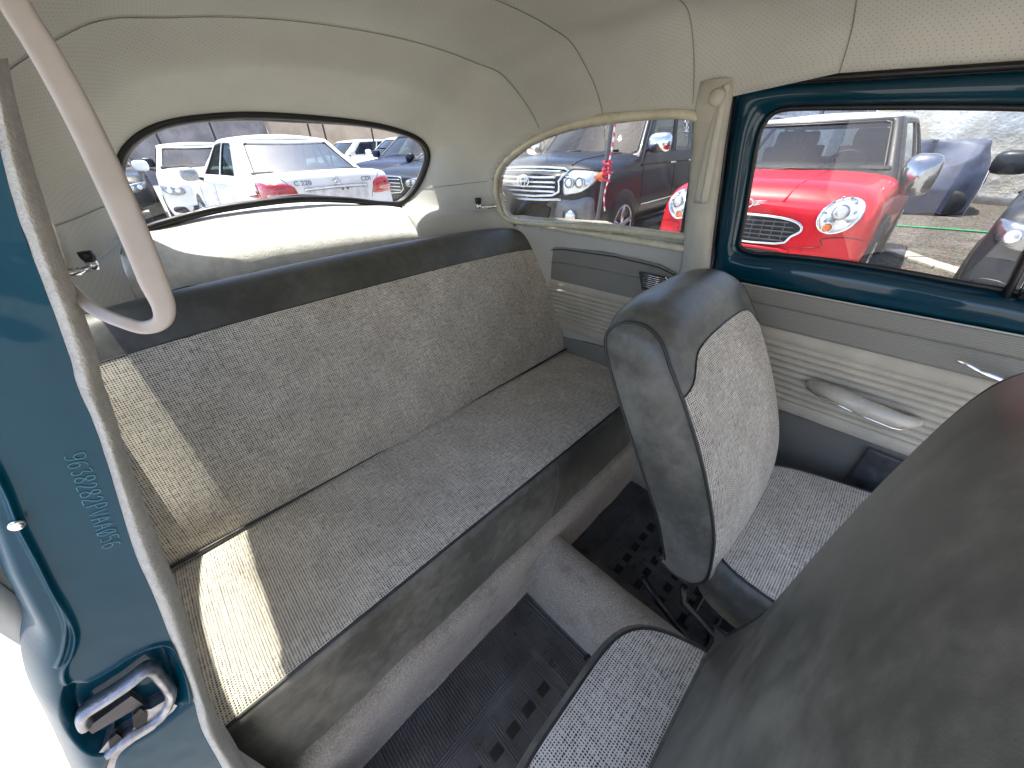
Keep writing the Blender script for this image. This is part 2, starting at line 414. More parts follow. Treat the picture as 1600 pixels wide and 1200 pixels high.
if True:      # make sure the thickness goes outward
    c = Vector((-.6, YC, .9)); s = sum(1 if (f.center - c).dot(f.normal) > 0 else -1 for f in me.polygons)
    if s < 0: me.flip_normals()
headliner = o
# sewn seams over the roof bows
def off(Pt, dist):   # move points toward the middle of the cabin
    c = np.array([0, YC, .9]); q = np.array(Pt); dv = c - q; dv[:, 0] = 0
    return q + dv / np.linalg.norm(dv, axis=1, keepdims=True) * dist
SEAM = plain("seam shadow line thread", (0.27, 0.26, 0.21), 0.7)
for ri in (1, 3, 4, 5):
    pts = off(cols[ri][2 * K + 8: nv - 2 * K - 8], 0.0014)
    if ri == 1: pts = off(cols[ri][3 * K: nv - 3 * K], 0.0014)
    v, f = tube(pts, 0.0008, 5); s = obj('seam', v, f, SEAM); s.parent = headliner
# seams of the rear corners: from the rear window corner to the quarter window
for sgn in (1, -1):
    a = wpt(666, 262) if sgn > 0 else wpt(181, 262)
    j0 = int(2.55 * K) if sgn > 0 else nv - 1 - int(2.55 * K)
    pts = [P[i, j0] for i in range(nu - 1, nu - 31, -1)]
    pts = [p for p in pts if p[0] < -1.10]
    pts = off(pts, 0.002)
    v, f = tube(pts, 0.0008, 5); s = obj('seam', v, f, SEAM); s.parent = headliner

# -------- rear window: black seal, pane
rw = empty('rear_window'); cobj(rw)
wloop = np.array(list(cols[-1][2 * K: 12 * K + 1]))
bot = catmull([wpt(193,355), wpt(253,348), wpt(345,326), wpt(459,313), wpt(562,315), wpt(628,318)], 10)
loop = OUTL
def inward(Lp, dd):
    c = Lp.mean(0); dv = c - Lp; n = np.linalg.norm(dv, axis=1, keepdims=True); return Lp + dv / n * dd
def wobj(o): o.parent = rw; o.matrix_parent_inverse = Matrix.Identity(4); return o
rw.matrix_parent_inverse = Matrix.Translation(CP)
v, f = tube(inward(loop, 0.003), 0.0102, 10, closed=True); obj('rubber_seal', v, f, RUBBER, rw)
v, f = tube(inward(loop, 0.014) + np.array([-.008, 0, 0]), 0.0045, 8, closed=True); obj('inner_trim', v, f, plain("grey seal lip", (0.20, 0.20, 0.20), 0.35), rw)
v, f = tube(inward(loop, 0.009), 0.003, 8, closed=True); obj('seal_lip', v, f, RUBBER, rw)
gl = inward(loop, 0.004) + np.array([-.010, 0, 0.0]); c = gl.mean(0) + np.array([-.02, 0, 0])
vs = [c] + [c + (p - c) * r + np.array([0.02 * (r ** 2 - 0) - 0.0, 0, 0]) * 0 for r in (.5, 1.0) for p in gl]
n = len(gl); fs = [(0, 1 + i, 1 + (i + 1) % n) for i in range(n)] + [(1 + i, 1 + n + i, 1 + n + (i + 1) % n, 1 + (i + 1) % n) for i in range(n)]
obj('pane', vs, fs, GLASS, rw)

# -------- rear shelf cover (padded hump between the window and the seat)
SHELF = plain("faded light shelf lining", (0.74, 0.74, 0.70), 0.85, var=0.07, vscale=30, bumpd=0.003, bscale=260)
nt_ = SHELF.node_tree
prof = catmull([(-1.445, .938), (-1.412, .936), (-1.37, .921), (-1.33, .898), (-1.295, .876), (-1.275, .861), (-1.268, .845), (-1.266, .82), (-1.265, .76)], 6)
Ps = []
bz = np.array([[p[1], p[2]] for p in bot[::-1]]); bz = bz[np.argsort(bz[:, 0])]
for j, (x, z) in enumerate(prof):
    t = j / (len(prof) - 1); row = []
    for i in range(50):
        s = i / 49
        y = (-.035 + (.80 + .035) * s) * (1 - t) + (-.075 + (.765 + .075) * s) * t
        zc = np.interp(y, bz[:, 0], bz[:, 1]) - .955
        edge = (1 - abs(2 * s - 1) ** 6)
        row.append((x, y, z + (zc * 0.9 - .002) * (1 - t) + 0.003 * edge * math.sin(math.pi * min(1, t * 1.3)) - .010 * abs(2 * s - 1) ** 8 + .0025 * noise.noise((x * 9, y * 7, 0))))
    Ps.append(row)
cobj(grid_obj('rear_shelf_cover', Ps, SHELF, mods=[('SOLIDIFY', dict(thickness=0.012))]))
# dark gap strip with curled felt in front of the shelf
v, f = tube([( -1.252, y, .824 + .004 * math.sin(y * 37) + .01 * (1 - ((y - .34) / .45) ** 2)) for y in np.linspace(-.06, .76, 40)], 0.007, 6)
cobj(obj('felt_strip', v, f, plain("dark felt", (0.03, 0.03, 0.03), 0.9, bumpd=0.004, bscale=200)))

# -------- quarter windows
def wall_y(x, z, sgn=1):
    """inner face of the side wall"""
    best = None
    js = range(0, 4 * K) if sgn > 0 else range(nv - 4 * K, nv)
    sl_ = P[:, 0:4 * K] if sgn > 0 else P[:, nv - 4 * K:]
    dd = (sl_[:, :, 0] - x) ** 2 + (sl_[:, :, 2] - z) ** 2; k = np.argmin(dd); return sl_.reshape(-1, 3)[k, 1]
for sgn in (1, -1):
    q = empty('quarter_window'); cobj(q)
    if sgn > 0: q['label'] = 'pop-out quarter window on the far side, dark four-wheel drive behind it'
    ys = [wall_y(x, z, sgn) for x, z in QW]
    ys = np.convolve(np.array(ys[-4:] + ys + ys[:4]), np.ones(9) / 9, 'valid'); ys = ys if sgn < 0 else np.convolve(np.concatenate([ys[-10:], ys, ys[:10]]), np.ones(21) / 21, 'valid')
    Lp = np.array([(x, y, z) for (x, z), y in zip(QW, ys)])
    fr = Lp + np.array([0, -.002 * sgn, 0])
    v, f = tube(fr, 0.011, 10, closed=True); obj('window_frame', v, f, CREAMP, q)
    i2 = inward(Lp, .011) + np.array([0, .006 * sgn, 0])
    v, f = tube(i2, 0.0035, 8, closed=True); obj('frame_bead', v, f, plain("pale metal bead", (0.62, 0.60, 0.52), 0.25, 0.5), q)
    i4 = inward(Lp, .0065) + np.array([0, .001 * sgn, 0])
    v, f = tube(i4, 0.0018, 6, closed=True); obj('frame_gasket', v, f, RUBBER, q)
    gp = inward(Lp, .006) + np.array([0, .010 * sgn, 0]); c = gp.mean(0); n = len(gp)
    obj('pane', [c] + list(gp), [(0, 1 + i, 1 + (i + 1) % n) for i in range(n)], GLASS, q)
    # pop-out latch at the rear tip
    zx = Lp[np.argmin(Lp[:, 0])]
    lx = zx[0] + .006; lz = .932
    wy = lambda x_: wall_y(x_, lz, sgn) - .004 * sgn
    A1_ = np.array([lx, wy(lx) - .004 * sgn, lz]); A2_ = np.array([lx - .022, wy(lx - .022) - .018 * sgn, lz - .002]); A3_ = np.array([lx - .042, wy(lx - .042) - .024 * sgn, lz])
    m = MB(); m.tube([A1_, A2_, A3_], .0055, 8); m.tube([A3_ + np.array([0, 0, -.006]), A3_ + np.array([0, 0, .010])], .0095, 10)
    m.tube([A2_ + np.array([0, .018 * sgn, 0]), A2_], .008, 8)
    lt = m.build('latch', CHROME, q)
    v, f = tube([A3_ + np.array([-.002, 0, .008]), A3_ + np.array([-.002, 0, .020]), A3_ + np.array([-.002, 0, .030])], [.009, .0125, .012], 10)
    k = obj('latch_knob', v, f, RUBBER, q)

# sill roll under the far quarter window and painted ledge
for sgn in (1, -1):
    pts = [(x, YC + sgn * ((.652 if sgn > 0 else .745) - .5 * max(0, -x - .95) ** 2), .858 + .012 * (-x - .4)) for x in np.linspace(-.43, -1.12, 24)]
    v, f = tube(pts, .010, 8, r2=.012); cobj(obj('window_sill', v, f, CREAMP))

# -------- far and near B-pillar trims
def pillar(sgn):
    p = empty('door_pillar'); cobj(p)
    Z = [1.235, 1.18, 1.10, 1.0, .90, .82, .6, .2, -.1]
    yy = [.602, .612, .628, .645, .655, .664, .67, .67, .67]
    xf = [-.388, -.388, -.385, -.378, -.368, -.358, -.352, -.35, -.35]
    xr = [-.462, -.462, -.455, -.448, -.440, -.432, -.43, -.43, -.43]
    vs = []; fs = []
    for z, y, a, b in zip(Z, yy, xf, xr):
        for t in np.linspace(0, 1, 9):
            bul = .017 * math.sin(math.pi * t) ** .6 + .004
            vs.append((b + (a - b) * t, YC + sgn * (y - bul), z))
    n = 9
    for i in range(len(Z) - 1):
        for k in range(n - 1): fs.append((i * n + k, i * n + k + 1, (i + 1) * n + k + 1, (i + 1) * n + k))
    obj('pillar_cover', vs, fs, CREAM, p, mods=[('SOLIDIFY', dict(thickness=.012, offset=0))])
    return p
bp = pillar(1)
Zs = np.linspace(-.15, 1.27, 12)
po = [[(x, YC + .69 - max(0, z - .84) * .13 + dyy, z) for x, dyy in ((-.47,0),(-.362,0),(-.362,.02),(-.47,.02),(-.47,0))] for z in Zs]
cobj(grid_obj('pillar_shell', po, RUBBER, uv=False))

m = MB()
for sg_ in (1, -1):
    prev_ = None
    for z in np.linspace(-.15, 1.26, 12):
        yy_ = YC + sg_ * (.70 - max(0, z - .84) * .13 + (.02 if sg_ < 0 else 0))
        if prev_: m.tube([prev_, (-.405, yy_, z)], .045, 4, r2=.018, up=(0, 1, 0))
        prev_ = (-.405, yy_, z)
cobj(m.build('pillar_shell', TEAL)) if False else None
# far strap anchor and strap
s1 = empty('assist_strap', tuple(at(1122, 152, 1, 1.05)), label='cream assist strap hanging flat on the far door pillar from a round cap', cat='strap', group='assist straps on the door pillars')
s1p = Vector(s1.location)
def loc(pts, o): return [Vector(p) - Vector(o.location) for p in pts]
a0 = at(1122, 152, 1, 1.058)
def disc(c, axis, r, h, n=20, bev=.25):
    ax = Vector(axis).normalized(); return tube([Vector(c), Vector(c) + ax * h * (1 - bev), Vector(c) + ax * h], [r, r, r * (1 - bev)], n)
v, f = disc(a0, (0, -1, 0), .0165, .014); obj('anchor_cap', loc(v, s1), f, CREAM, s1, sharp=50)
ctr = [(1136,132),(1128,165),(1116,215),(1106,262),(1094,318)]; wid = [.020,.020,.026,.031,.034]
P4 = []
for (u, vv), wd in zip(ctr, wid):
    c = at(u, vv, 1, 1.075); zz = c[2]; c = np.array([c[0], 1.072 + .045 * (1.18 - zz) , zz])
    P4.append((c, wd))
cc = catmull([p[0] for p in P4], 5); ww = np.interp(np.linspace(0, 1, len(cc)), np.linspace(0, 1, len(wid)), wid)
Pg = [[c + np.array([wd * (t - .5) * 1.0, -.004 * math.sin(math.pi * t) - (.005 if t > .62 else 0), 0]) for t in np.linspace(0, 1, 12)] for c, wd in zip(cc, ww)]
g = grid_obj('strap_band', [[p - np.array(s1.location) for p in r] for r in Pg], STRAP if False else CREAM, s1, mods=[('SOLIDIFY', dict(thickness=.004))], sharp=50)

# -------- near pillar: jamb in teal paint, textured welt, serial, striker
XJ = -.36
jamb = empty('door_jamb'); cobj(jamb)
Lw = [(-18,110),(-8,180),(7,260),(28,335),(50,397),(77,467),(110,560),(122,605),(148,665),(170,730),(210,860),(240,930),(270,1005),(300,1080),(315,1140),(345,1195),(395,1290)]
Rw = [(12,90),(25,155),(50,250),(75,330),(100,407),(127,477),(150,545),(162,600),(182,655),(200,715),(260,880),(285,940),(305,1015),(330,1100),(345,1140),(380,1195),(430,1290)]
Lc = catmull([at(u, v, 0, XJ) for u, v in Lw], 5); Rc = catmull([at(u, v, 0, XJ - .01) for u, v in Rw], 5)
NS = 14; Pw = []
for i, (a, b) in enumerate(zip(Lc, Rc)):
    mid = (a + b) / 2; row = []
    for k in range(NS + 1):
        t = k / NS; th = math.pi * t
        base = a + (b - a) * t
        row.append(base + np.array([.010 * math.sin(th) + .0009 * noise.noise((i * .35, k * .3, 1.0)), 0, 0]))
    row.append(b + np.array([-.03, -.002, 0])); row.append(b + np.array([-.06, -.012, 0])); row.append(b + np.array([-.10, -.03, 0]))
    row.insert(0, a + np.array([-.006, -.003, 0]))
    Pw.append(row)
grid_obj('welt_trim', Pw, WELT, jamb)
# jamb face as a relief grid: u from the welt outward
outer_px = [(-400,110),(-380,180),(-350,260),(-330,335),(-300,397),(-260,467),(-200,560),(-150,605),(-100,700),(-60,800),(-20,905),(12,965),(28,1000),(24,1050),(38,1110),(75,1180),(120,1270)]
Oc = catmull([at(u, v, 0, XJ) for u, v in outer_px], 5)
# relief features given as pixel polylines on the jamb plane
def yz(p): q = at(p[0], p[1], 0, XJ); return np.array([q[1], q[2]])
rib = catmull([yz(p) for p in [(-60,640),(0,742),(25,810),(52,862),(80,915),(104,955),(117,990),(112,1020),(100,1045),(104,1065),(124,1070),(160,1052),(205,1024),(240,1009),(266,1008),(282,1030),(294,1075),(296,1100)]], 5)
pocket = catmull([yz(p) for p in [(104,1066),(140,1062),(205,1026),(240,1011),(266,1011),(280,1030),(291,1075),(292,1098),(270,1120),(215,1155),(180,1175),(150,1182),(120,1172),(95,1140),(92,1100)]], 4, closed=True)
def dist_poly(pl, y, z, closed=False):
    a = pl[:-1]; b = pl[1:]
    if closed: a = pl; b = np.roll(pl, -1, 0)
    ab = b - a; ap = np.array([y, z]) - a
    t = np.clip((ap * ab).sum(1) / np.maximum(1e-12, (ab * ab).sum(1)), 0, 1)
    return np.sqrt(((ap - ab * t[:, None]) ** 2).sum(1)).min()
NI, NJ = 620, 230
la = np.linspace(0, len(Lc) - 1, NI)
def samp(C, s): i = np.minimum(np.floor(s).astype(int), len(C) - 2); t = (s - i)[:, None]; return C[i] * (1 - t) + C[i + 1] * t
LL = samp(Lc, la); OO = samp(Oc, la)
rib2 = catmull([yz(p) for p in [(-40,700),(8,760),(34,822),(66,885),(90,940),(103,975),(100,1010),(90,1040)]], 5)
crease = catmull([yz(p) for p in [(296,1100),(240,1140),(200,1165),(175,1195),(168,1260)]], 5)
tj = (np.arange(NJ) / (NJ - 1)) ** 1.5
G_ = LL[:, None] * (1 - tj)[None, :, None] + OO[:, None] * tj[None, :, None]
Q_ = G_[:, :, 1:].reshape(-1, 2)
def vdist(pl, closed=False):
    a_ = pl if closed else pl[:-1]; b_ = np.roll(pl, -1, 0) if closed else pl[1:]; best = np.full(len(Q_), 9.0)
    for p, q in zip(a_, b_):
        ab = q - p; ap = Q_ - p; t = np.clip((ap @ ab) / max(1e-12, ab @ ab), 0, 1); dd_ = ap - t[:, None] * ab; best = np.minimum(best, (dd_ ** 2).sum(1))
    return np.sqrt(best)
def vinside(pl):
    c = np.zeros(len(Q_), bool); j = len(pl) - 1
    for i in range(len(pl)):
        yi, yj = pl[i][1], pl[j][1]
        m_ = ((yi > Q_[:, 1]) != (yj > Q_[:, 1])) & (Q_[:, 0] < (pl[j][0] - pl[i][0]) * (Q_[:, 1] - yi) / ((yj - yi) if yj != yi else 1e-9) + pl[i][0]); c ^= m_; j = i
    return c
H_ = .0034 * np.exp(-(vdist(rib) / .0016) ** 2) + .0026 * np.exp(-(vdist(rib2) / .0014) ** 2) - .004 * np.exp(-(vdist(crease) / .004) ** 2)
dpk = vdist(pocket, True); H_ -= np.where(vinside(pocket), .017 * np.clip(dpk / .009, 0, 1) ** 1.2, 0)
H_ = H_.reshape(NI, NJ); jj = np.arange(NJ) / (NJ - 1)
H_ += (-.004 * np.clip(1 - jj / .03, 0, 1) - .03 * np.clip((jj - .86) / .14, 0, 1) ** 2)[None]
nz = np.array([.0006 * noise.noise((y * 22, z * 16, .3)) + .0004 * noise.noise((y * 60, z * 44, .9)) for y, z in Q_[::4]]); nz = np.interp(np.arange(len(Q_)), np.arange(0, len(Q_), 4), nz)
H_ += nz.reshape(NI, NJ)
G_[:, :, 0] += H_; rows = G_
grid_obj('painted_panel', rows, TEAL, jamb)
# outer return of the body behind the edge
ret = [[np.array(r[-1]) + np.array([-.012 * k, .002 * k, 0]) for k in range(0, 5)] for r in rows[::6]]
grid_obj('body_return', ret, TEAL, jamb)
# drain eyelet
v, f = disc(at(27, 818, 0, XJ + .004), (1, 0, 0), .004, .004, 14); obj('drain_eyelet', v, f, CHROME, jamb)
# etched serial
ETCH = plain("etched pale line", (0.15, 0.40, 0.48), 0.6, var=0.1)
body = "9638282PVAA056"; A0 = at(116, 708, 0, XJ); A1 = at(177, 855, 0, XJ)
nC = len(body); rnd = random.Random(3); dvec = (A1 - A0)
ser = MB()
SK = {'9':[[(.9,.55),(.5,.4),(.1,.6),(.15,.9),(.5,1),(.85,.9),(.9,.55),(.8,.2),(.4,0),(.1,.08)]],'6':[[(.85,.95),(.4,.85),(.1,.45),(.2,.08),(.6,0),(.9,.2),(.85,.45),(.5,.55),(.12,.4)]],
 '3':[[(.1,.95),(.8,1),(.45,.58),(.85,.42),(.8,.1),(.4,0),(.1,.1)]],'8':[[(.5,.52),(.15,.7),(.25,.97),(.75,.97),(.85,.7),(.5,.52),(.1,.3),(.2,.03),(.8,.03),(.9,.3),(.5,.52)]],
 '2':[[(.1,.8),(.4,1),(.85,.85),(.7,.5),(.1,0),(.95,0)]],'P':[[(.15,0),(.15,1),(.7,1),(.9,.75),(.7,.5),(.15,.5)]],'V':[[(.05,1),(.45,0),(.95,1)]],
 'A':[[(.05,0),(.45,1),(.9,0)],[(.2,.4),(.75,.4)]],'0':[[(.5,1),(.1,.7),(.15,.2),(.5,0),(.9,.3),(.85,.8),(.5,1)],[(.1,-.02),(.95,1.05)]],'5':[[(.9,1),(.2,1),(.15,.58),(.6,.62),(.9,.35),(.7,.02),(.1,.05)]]}
dl = np.linalg.norm(dvec); du = dvec / dl; dn = np.array([0, -du[2], du[1]])     # across, towards the welt side
if dn[1] < 0: dn = -dn
for i, ch in enumerate(body):
    w_ = dl / nC * .78; h_ = dl / nC * 1.5
    base = A0 + du * (dl * i / nC) - dn * h_ * .5
    for st in SK[ch]:
        pts = catmull([base + du * (w_ * (a + rnd.uniform(-.05, .05))) + dn * (h_ * (b + rnd.uniform(-.03, .03))) + np.array([.0012, 0, 0]) for a, b in st], 3)
        ser.tube(pts, .00025, 4)
ser.build('etched_serial', ETCH, jamb)
# striker: die-cast bracket
def S(u, v, dx=0.0): return at(u, v, 0, XJ + dx)
strk = empty('striker_plate'); strk.parent = jamb
C0 = 90; sc_ = 220 / 1200
def z5(u, v): return (90 + u * sc_, 980 + v * sc_)
def poly5(pts, dx): return [S(*z5(*p), dx) for p in pts]
bar = catmull(poly5([(240,825),(215,770),(250,700),(420,590),(600,470),(740,360),(800,350),(850,390),(930,490),(965,560),(945,640),(900,715),(850,765),(740,830),(600,910),(480,1010),(420,1060)], -.004), 4)
v, f = tube(bar, [.0050] * 50 + [.0040] * (len(bar) - 50), 12, r2=[.0085] * len(bar), up=(1, 0, 0)); obj('bracket', v, f, ALU, strk)
inner = poly5([(250,795),(620,530),(715,600),(560,690),(300,838)], -.012); prism(inner, (.008, 0, 0), 'shim', plain("brown grey shim", (0.10, 0.09, 0.095), 0.5), strk, bevel=.0004)
low = poly5([(350,950),(430,850),(480,800),(500,850),(570,800),(640,760),(700,600),(780,590),(900,520),(985,565),(960,600),(850,690),(790,760),(790,800),(840,790),(900,790),(750,860),(600,950),(480,1060),(430,1090),(390,1070),(370,1010)], -.018)
prism(low, (.016, 0, 0), 'cam_wedge', ALU, strk, bevel=.0014, seg=3)
for pp in ([(640,720),(700,660),(760,700),(750,790),(700,835),(650,800)], [(440,920),(500,870),(545,910),(545,960),(490,1000),(450,980)]):
    prism(poly5(pp, -.006), (.0055, 0, 0), 'wedge_notch', plain("dark socket", (0.02, 0.02, 0.02), 0.6), strk, bevel=.0006)
v, f = disc(S(*z5(872, 735), -.006), (1, 0, 0), .0068, .004, 18); obj('screw_hole', v, f, plain("dark bore", (0.03, 0.03, 0.035), 0.5), strk)
v, f = disc(S(*z5(860, 330), -.012), (1, 0, 0), .004, .009, 12); obj('screw', v, f, CHROME, strk)
v, f = tube([S(*z5(*p), -.004) for p in [(700,450),(250,790)]], .0012, 6); 

# near assist strap
s2 = empty('assist_strap', tuple(at(20, -120, 0, -.36)), label='pinkish cream assist strap looping out from the near door pillar, closest to camera', cat='strap', group='assist straps on the door pillars')
ctr = [(-45,-140,-.345),(20,0,-.34),(72,85,-.338),(124,180,-.336),(170,275,-.334),(212,370,-.332),(240,440,-.330),(256,480,-.330),(252,503,-.331),(225,512,-.334),(190,503,-.338),(155,488,-.350),(128,468,-.372),(106,444,-.395)]
cs = catmull([at(u, v, 0, x) for u, v, x in ctr], 6)
vis = [14,14,15,16,17,17,17,14,11,10,9,9,8,7]; wds = np.interp(np.linspace(0, 1, len(cs)), np.linspace(0, 1, len(ctr)), [q * .00043 for q in vis])
SP = []
for i, c in enumerate(cs):
    tn = cs[min(i + 1, len(cs) - 1)] - cs[max(i - 1, 0)]; tn /= np.linalg.norm(tn)
    view = c - CAM; view /= np.linalg.norm(view); side = np.cross(tn, view); side /= np.linalg.norm(side); thick = np.cross(side, tn)
    row = []
    for k in range(20):
        th = 2 * math.pi * k / 20; a = math.cos(th); b = math.sin(th)
        a = math.copysign(abs(a) ** .75, a)
        row.append(c + side * wds[i] * a + thick * (.0035 * b - .0014 * a * a))
    SP.append(row)
SPa = np.array([[p - np.array(s2.location) for p in r + r[:1]] for r in SP])
grid_obj('strap_band', SPa, STRAP, s2)
for sd in (-.72, .72):
    pts = []
    for i, c in enumerate(cs):
        tn = cs[min(i + 1, len(cs) - 1)] - cs[max(i - 1, 0)]; tn /= np.linalg.norm(tn)
        view = c - CAM; view /= np.linalg.norm(view); side = np.cross(tn, view); side /= np.linalg.norm(side); th_ = np.cross(side, tn)
        if th_ @ view > 0: th_ = -th_
        pts.append(c + side * wds[i] * sd + th_ * .0026 - np.array(s2.location))
    v, f = tube(pts, .0006, 5); obj('stitched_edge', v, f, STRAP, s2)

# -------- side trim panel of the far side (behind the door)
def panel_pt(u, v, y=1.148): return at(u, v, 1, y)
st = empty('side_trim_panel'); cobj(st)
YP = 1.132
def flat_panel(name, px, mat, parent, y=YP, th=.010, bevel=.002):
    pts = [at(u, v, 1, y) for u, v in px]
    o = prism(pts, (0, th, 0), name, mat, parent, bevel=bevel)
    me = o.data; ul = me.uv_layers.new(name="UVMap"); 
    for l in me.loops:
        c = me.vertices[l.vertex_index].co; ul.data[l.index].uv = (c.x, c.z)
    return o
up_top = [(800,383),(835,388),(880,387),(920,391),(960,398),(1000,406),(1030,415),(1052,427),(1064,440),(1066,470)]
flat_panel('grey_band', up_top + [(1066,480),(1000,468),(870,437),(800,420)], GREYV, st)
flat_panel('lower_panel', [(800,505),(1100,585),(1130,700),(800,640)], GREYV, st, y=YP + .002)
v, f = tube([at(u, v, 1, YP - .001) for u, v in [(830,391),(880,390),(960,401),(1030,418),(1054,430),(1063,446)]], .0022, 6); obj('piping', v, f, PIPE, st)
v, f = tube([at(u, v, 1, YP - .001) for u, v in [(840,408),(880,411),(940,422),(1066,448)]], .0014, 6); obj('welt_line', v, f, plain("grey welt", (0.16, 0.155, 0.135), 0.5), st)
def pleats(parent, x0, x1, ztop, zbot, n, y, slope=0.0, cap=.035):
    """horizontal sewn pleats; the first and the last strip are flat and wider"""
    zs = [ztop] + list(np.linspace(ztop - cap, zbot + cap, n + 1)) + [zbot]
    for i in range(len(zs) - 1):
        a, b = zs[i], zs[i + 1]; flat = i == 0 or i == len(zs) - 2
        rows = []
        for t in np.linspace(0, 1, 9):
            bul = (.0065 if not flat else .0035) * (math.sin(math.pi * t) ** .7) + .001
            zz = a + (b - a) * t
            rows.append([(x, y - bul, zz + slope * (x - x0)) for x in np.linspace(x0, x1, 12)])
        rows = [[(r[0][0] , y + .006, r[0][2])] * 0 + r for r in rows]
        grid_obj('pleat', rows, BEIGE, parent)
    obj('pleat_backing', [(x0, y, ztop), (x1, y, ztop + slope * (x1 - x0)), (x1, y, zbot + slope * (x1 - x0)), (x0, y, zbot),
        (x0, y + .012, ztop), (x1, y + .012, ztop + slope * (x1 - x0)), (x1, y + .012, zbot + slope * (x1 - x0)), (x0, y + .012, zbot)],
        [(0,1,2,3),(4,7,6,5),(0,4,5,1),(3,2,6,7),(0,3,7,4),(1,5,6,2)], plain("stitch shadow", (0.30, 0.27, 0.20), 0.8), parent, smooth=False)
pa = at(870, 440, 1, YP); pb = at(1000, 468, 1, YP); pc = at(878, 517, 1, YP); 
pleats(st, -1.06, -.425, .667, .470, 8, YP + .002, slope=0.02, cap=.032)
# ashtray
ash = empty('ashtray'); ash.parent = st
A = [at(*p, 1, YP - .008) for p in [(999,425),(1040,433),(1045,458),(1003,452)]]
prism(A, (0, .012, 0), 'ashtray_body', plain("dark ashtray metal", (0.05, 0.05, 0.05), 0.4, .3), st, bevel=.0015)
ac = at(1021, 442, 1, YP - .010)
for k in range(7):
    z0 = ac[2] + .020 - k * .0062
    v, f = tube([(ac[0] - .038, YP - .010, z0 + .001), (ac[0] + .034, YP - .010, z0 - .001)], .0017, 6); obj('rib', v, f, CHROME, st)
v, f = tube([ac + np.array(d_) for d_ in [(.035,0,.026),(.043,0,.018),(.043,0,-.020),(.036,0,-.027)]], .003, 8); obj('ashtray_rim', v, f, CHROME, st)
bpy.data.objects.remove(ash)

# -------- floor, heel board, tunnel
cobj(obj('floor_pan', [(-.47, -.19, -.112), (.7, -.19, -.112), (.7, 1.15, -.112), (-.47, 1.15, -.112), (-.47, -.19, -.14), (.7, -.19, -.14), (.7, 1.15, -.14), (-.47, 1.15, -.14)],
    [(0,1,2,3),(4,7,6,5),(0,4,5,1),(1,5,6,2),(2,6,7,3),(3,7,4,0)], plain("dark floor pan", (0.02, 0.02, 0.022), 0.7), smooth=False))
hb = []
for x, z in catmull([(-.475, .10), (-.458, .095), (-.452, .07), (-.451, -.02), (-.449, -.095), (-.435, -.109)], 5):
    hb.append([(x + .003 * noise.noise((y * 11, z * 13, 4)), y, z) for y in np.linspace(-.19, 1.145, 90)])
cobj(grid_obj('heel_board_carpet', hb, CARPET, mods=[('SOLIDIFY', dict(thickness=.02))]))
tn_ = []
prof = catmull([(.445, -.115), (.460, -.055), (.488, .0), (.528, .037), (.57, .052), (.603, .040), (.622, .002), (.630, -.05), (.64, -.115)], 7)
for x in np.linspace(-.458, .62, 110):
    e = math.exp(-((x + .458) / .05) ** 2)
    tn_.append([(x + 0, y + .004 * noise.noise((x * 8, y * 8, 1)), z * (1 + .10 * e) + .004 * noise.noise((x * 10, y * 12, 2))) for y, z in prof])
cobj(grid_obj('tunnel_carpet', tn_, CARPET))
# sill carpet on the far side below the door
cobj(obj('sill', *MB().box((.1, 1.135, -.04), (1.1, .05, .16)).__dict__.values(), CARPET, smooth=False))
cobj(obj('sill', *MB().box((.1, -.175, -.05), (1.1, .05, .14)).__dict__.values(), TEAL, smooth=False))

# ================================================================== far door
door = empty('car_door', (-.35, 1.16, .0), label='far side teal car door with window and beige pleated trim panel', cat='car door')
DI = Matrix.Translation(Vector((.35, -1.16, 0)))
def dobj(o): o.parent = door; o.matrix_parent_inverse = DI; return o
def dy(z): return 1.15 - max(0, z - .84) * .13            # the door leans in above the belt
def dp(u, v, off_=0.0):
    p = at(u, v, 1, 1.15)
    for _ in range(6): p = at(u, v, 1, dy(p[2]) + off_)
    return p
op_px = [(1150,384),(1152,372),(1160,330),(1170,270),(1180,214),(1192,188),(1206,174),(1225,168),(1260,166),(1330,165),(1420,164),(1510,164),(1590,165),(1690,168),(1760,172),(1775,190)]
op2_px = [(1790,330),(1800,480),(1785,500),(1742,492),(1650,475),(1585,461),(1500,446),(1400,427),(1300,411),(1220,402),(1185,400),(1168,397),(1156,392)]
opn = [dp(*p) for p in op_px] + [dp(*p) for p in op2_px]
opn = np.array(opn); 
# clean the front end: vertical edge
oc = catmull(opn, 4, closed=True)
out_px = {}
def ring_off(C, k):           # offset outward in the (x,z) plane
    n = len(C); o_ = []
    for i in range(n):
        t = C[(i + 1) % n] - C[i - 1]; nn = np.array([t[2], 0, -t[0]]); nn /= np.linalg.norm(nn); o_.append(C[i] + nn * k)
    return np.array(o_)
t1 = ring_off(oc, .01)
if (t1[:, 0].max() - t1[:, 0].min()) < (oc[:, 0].max() - oc[:, 0].min()): sg = -1
else: sg = 1
XR, XL = .70, None
def clampd(p, k):
    """outer boundary of the door: follow rear edge / header / belt"""
    return p
n = len(oc)
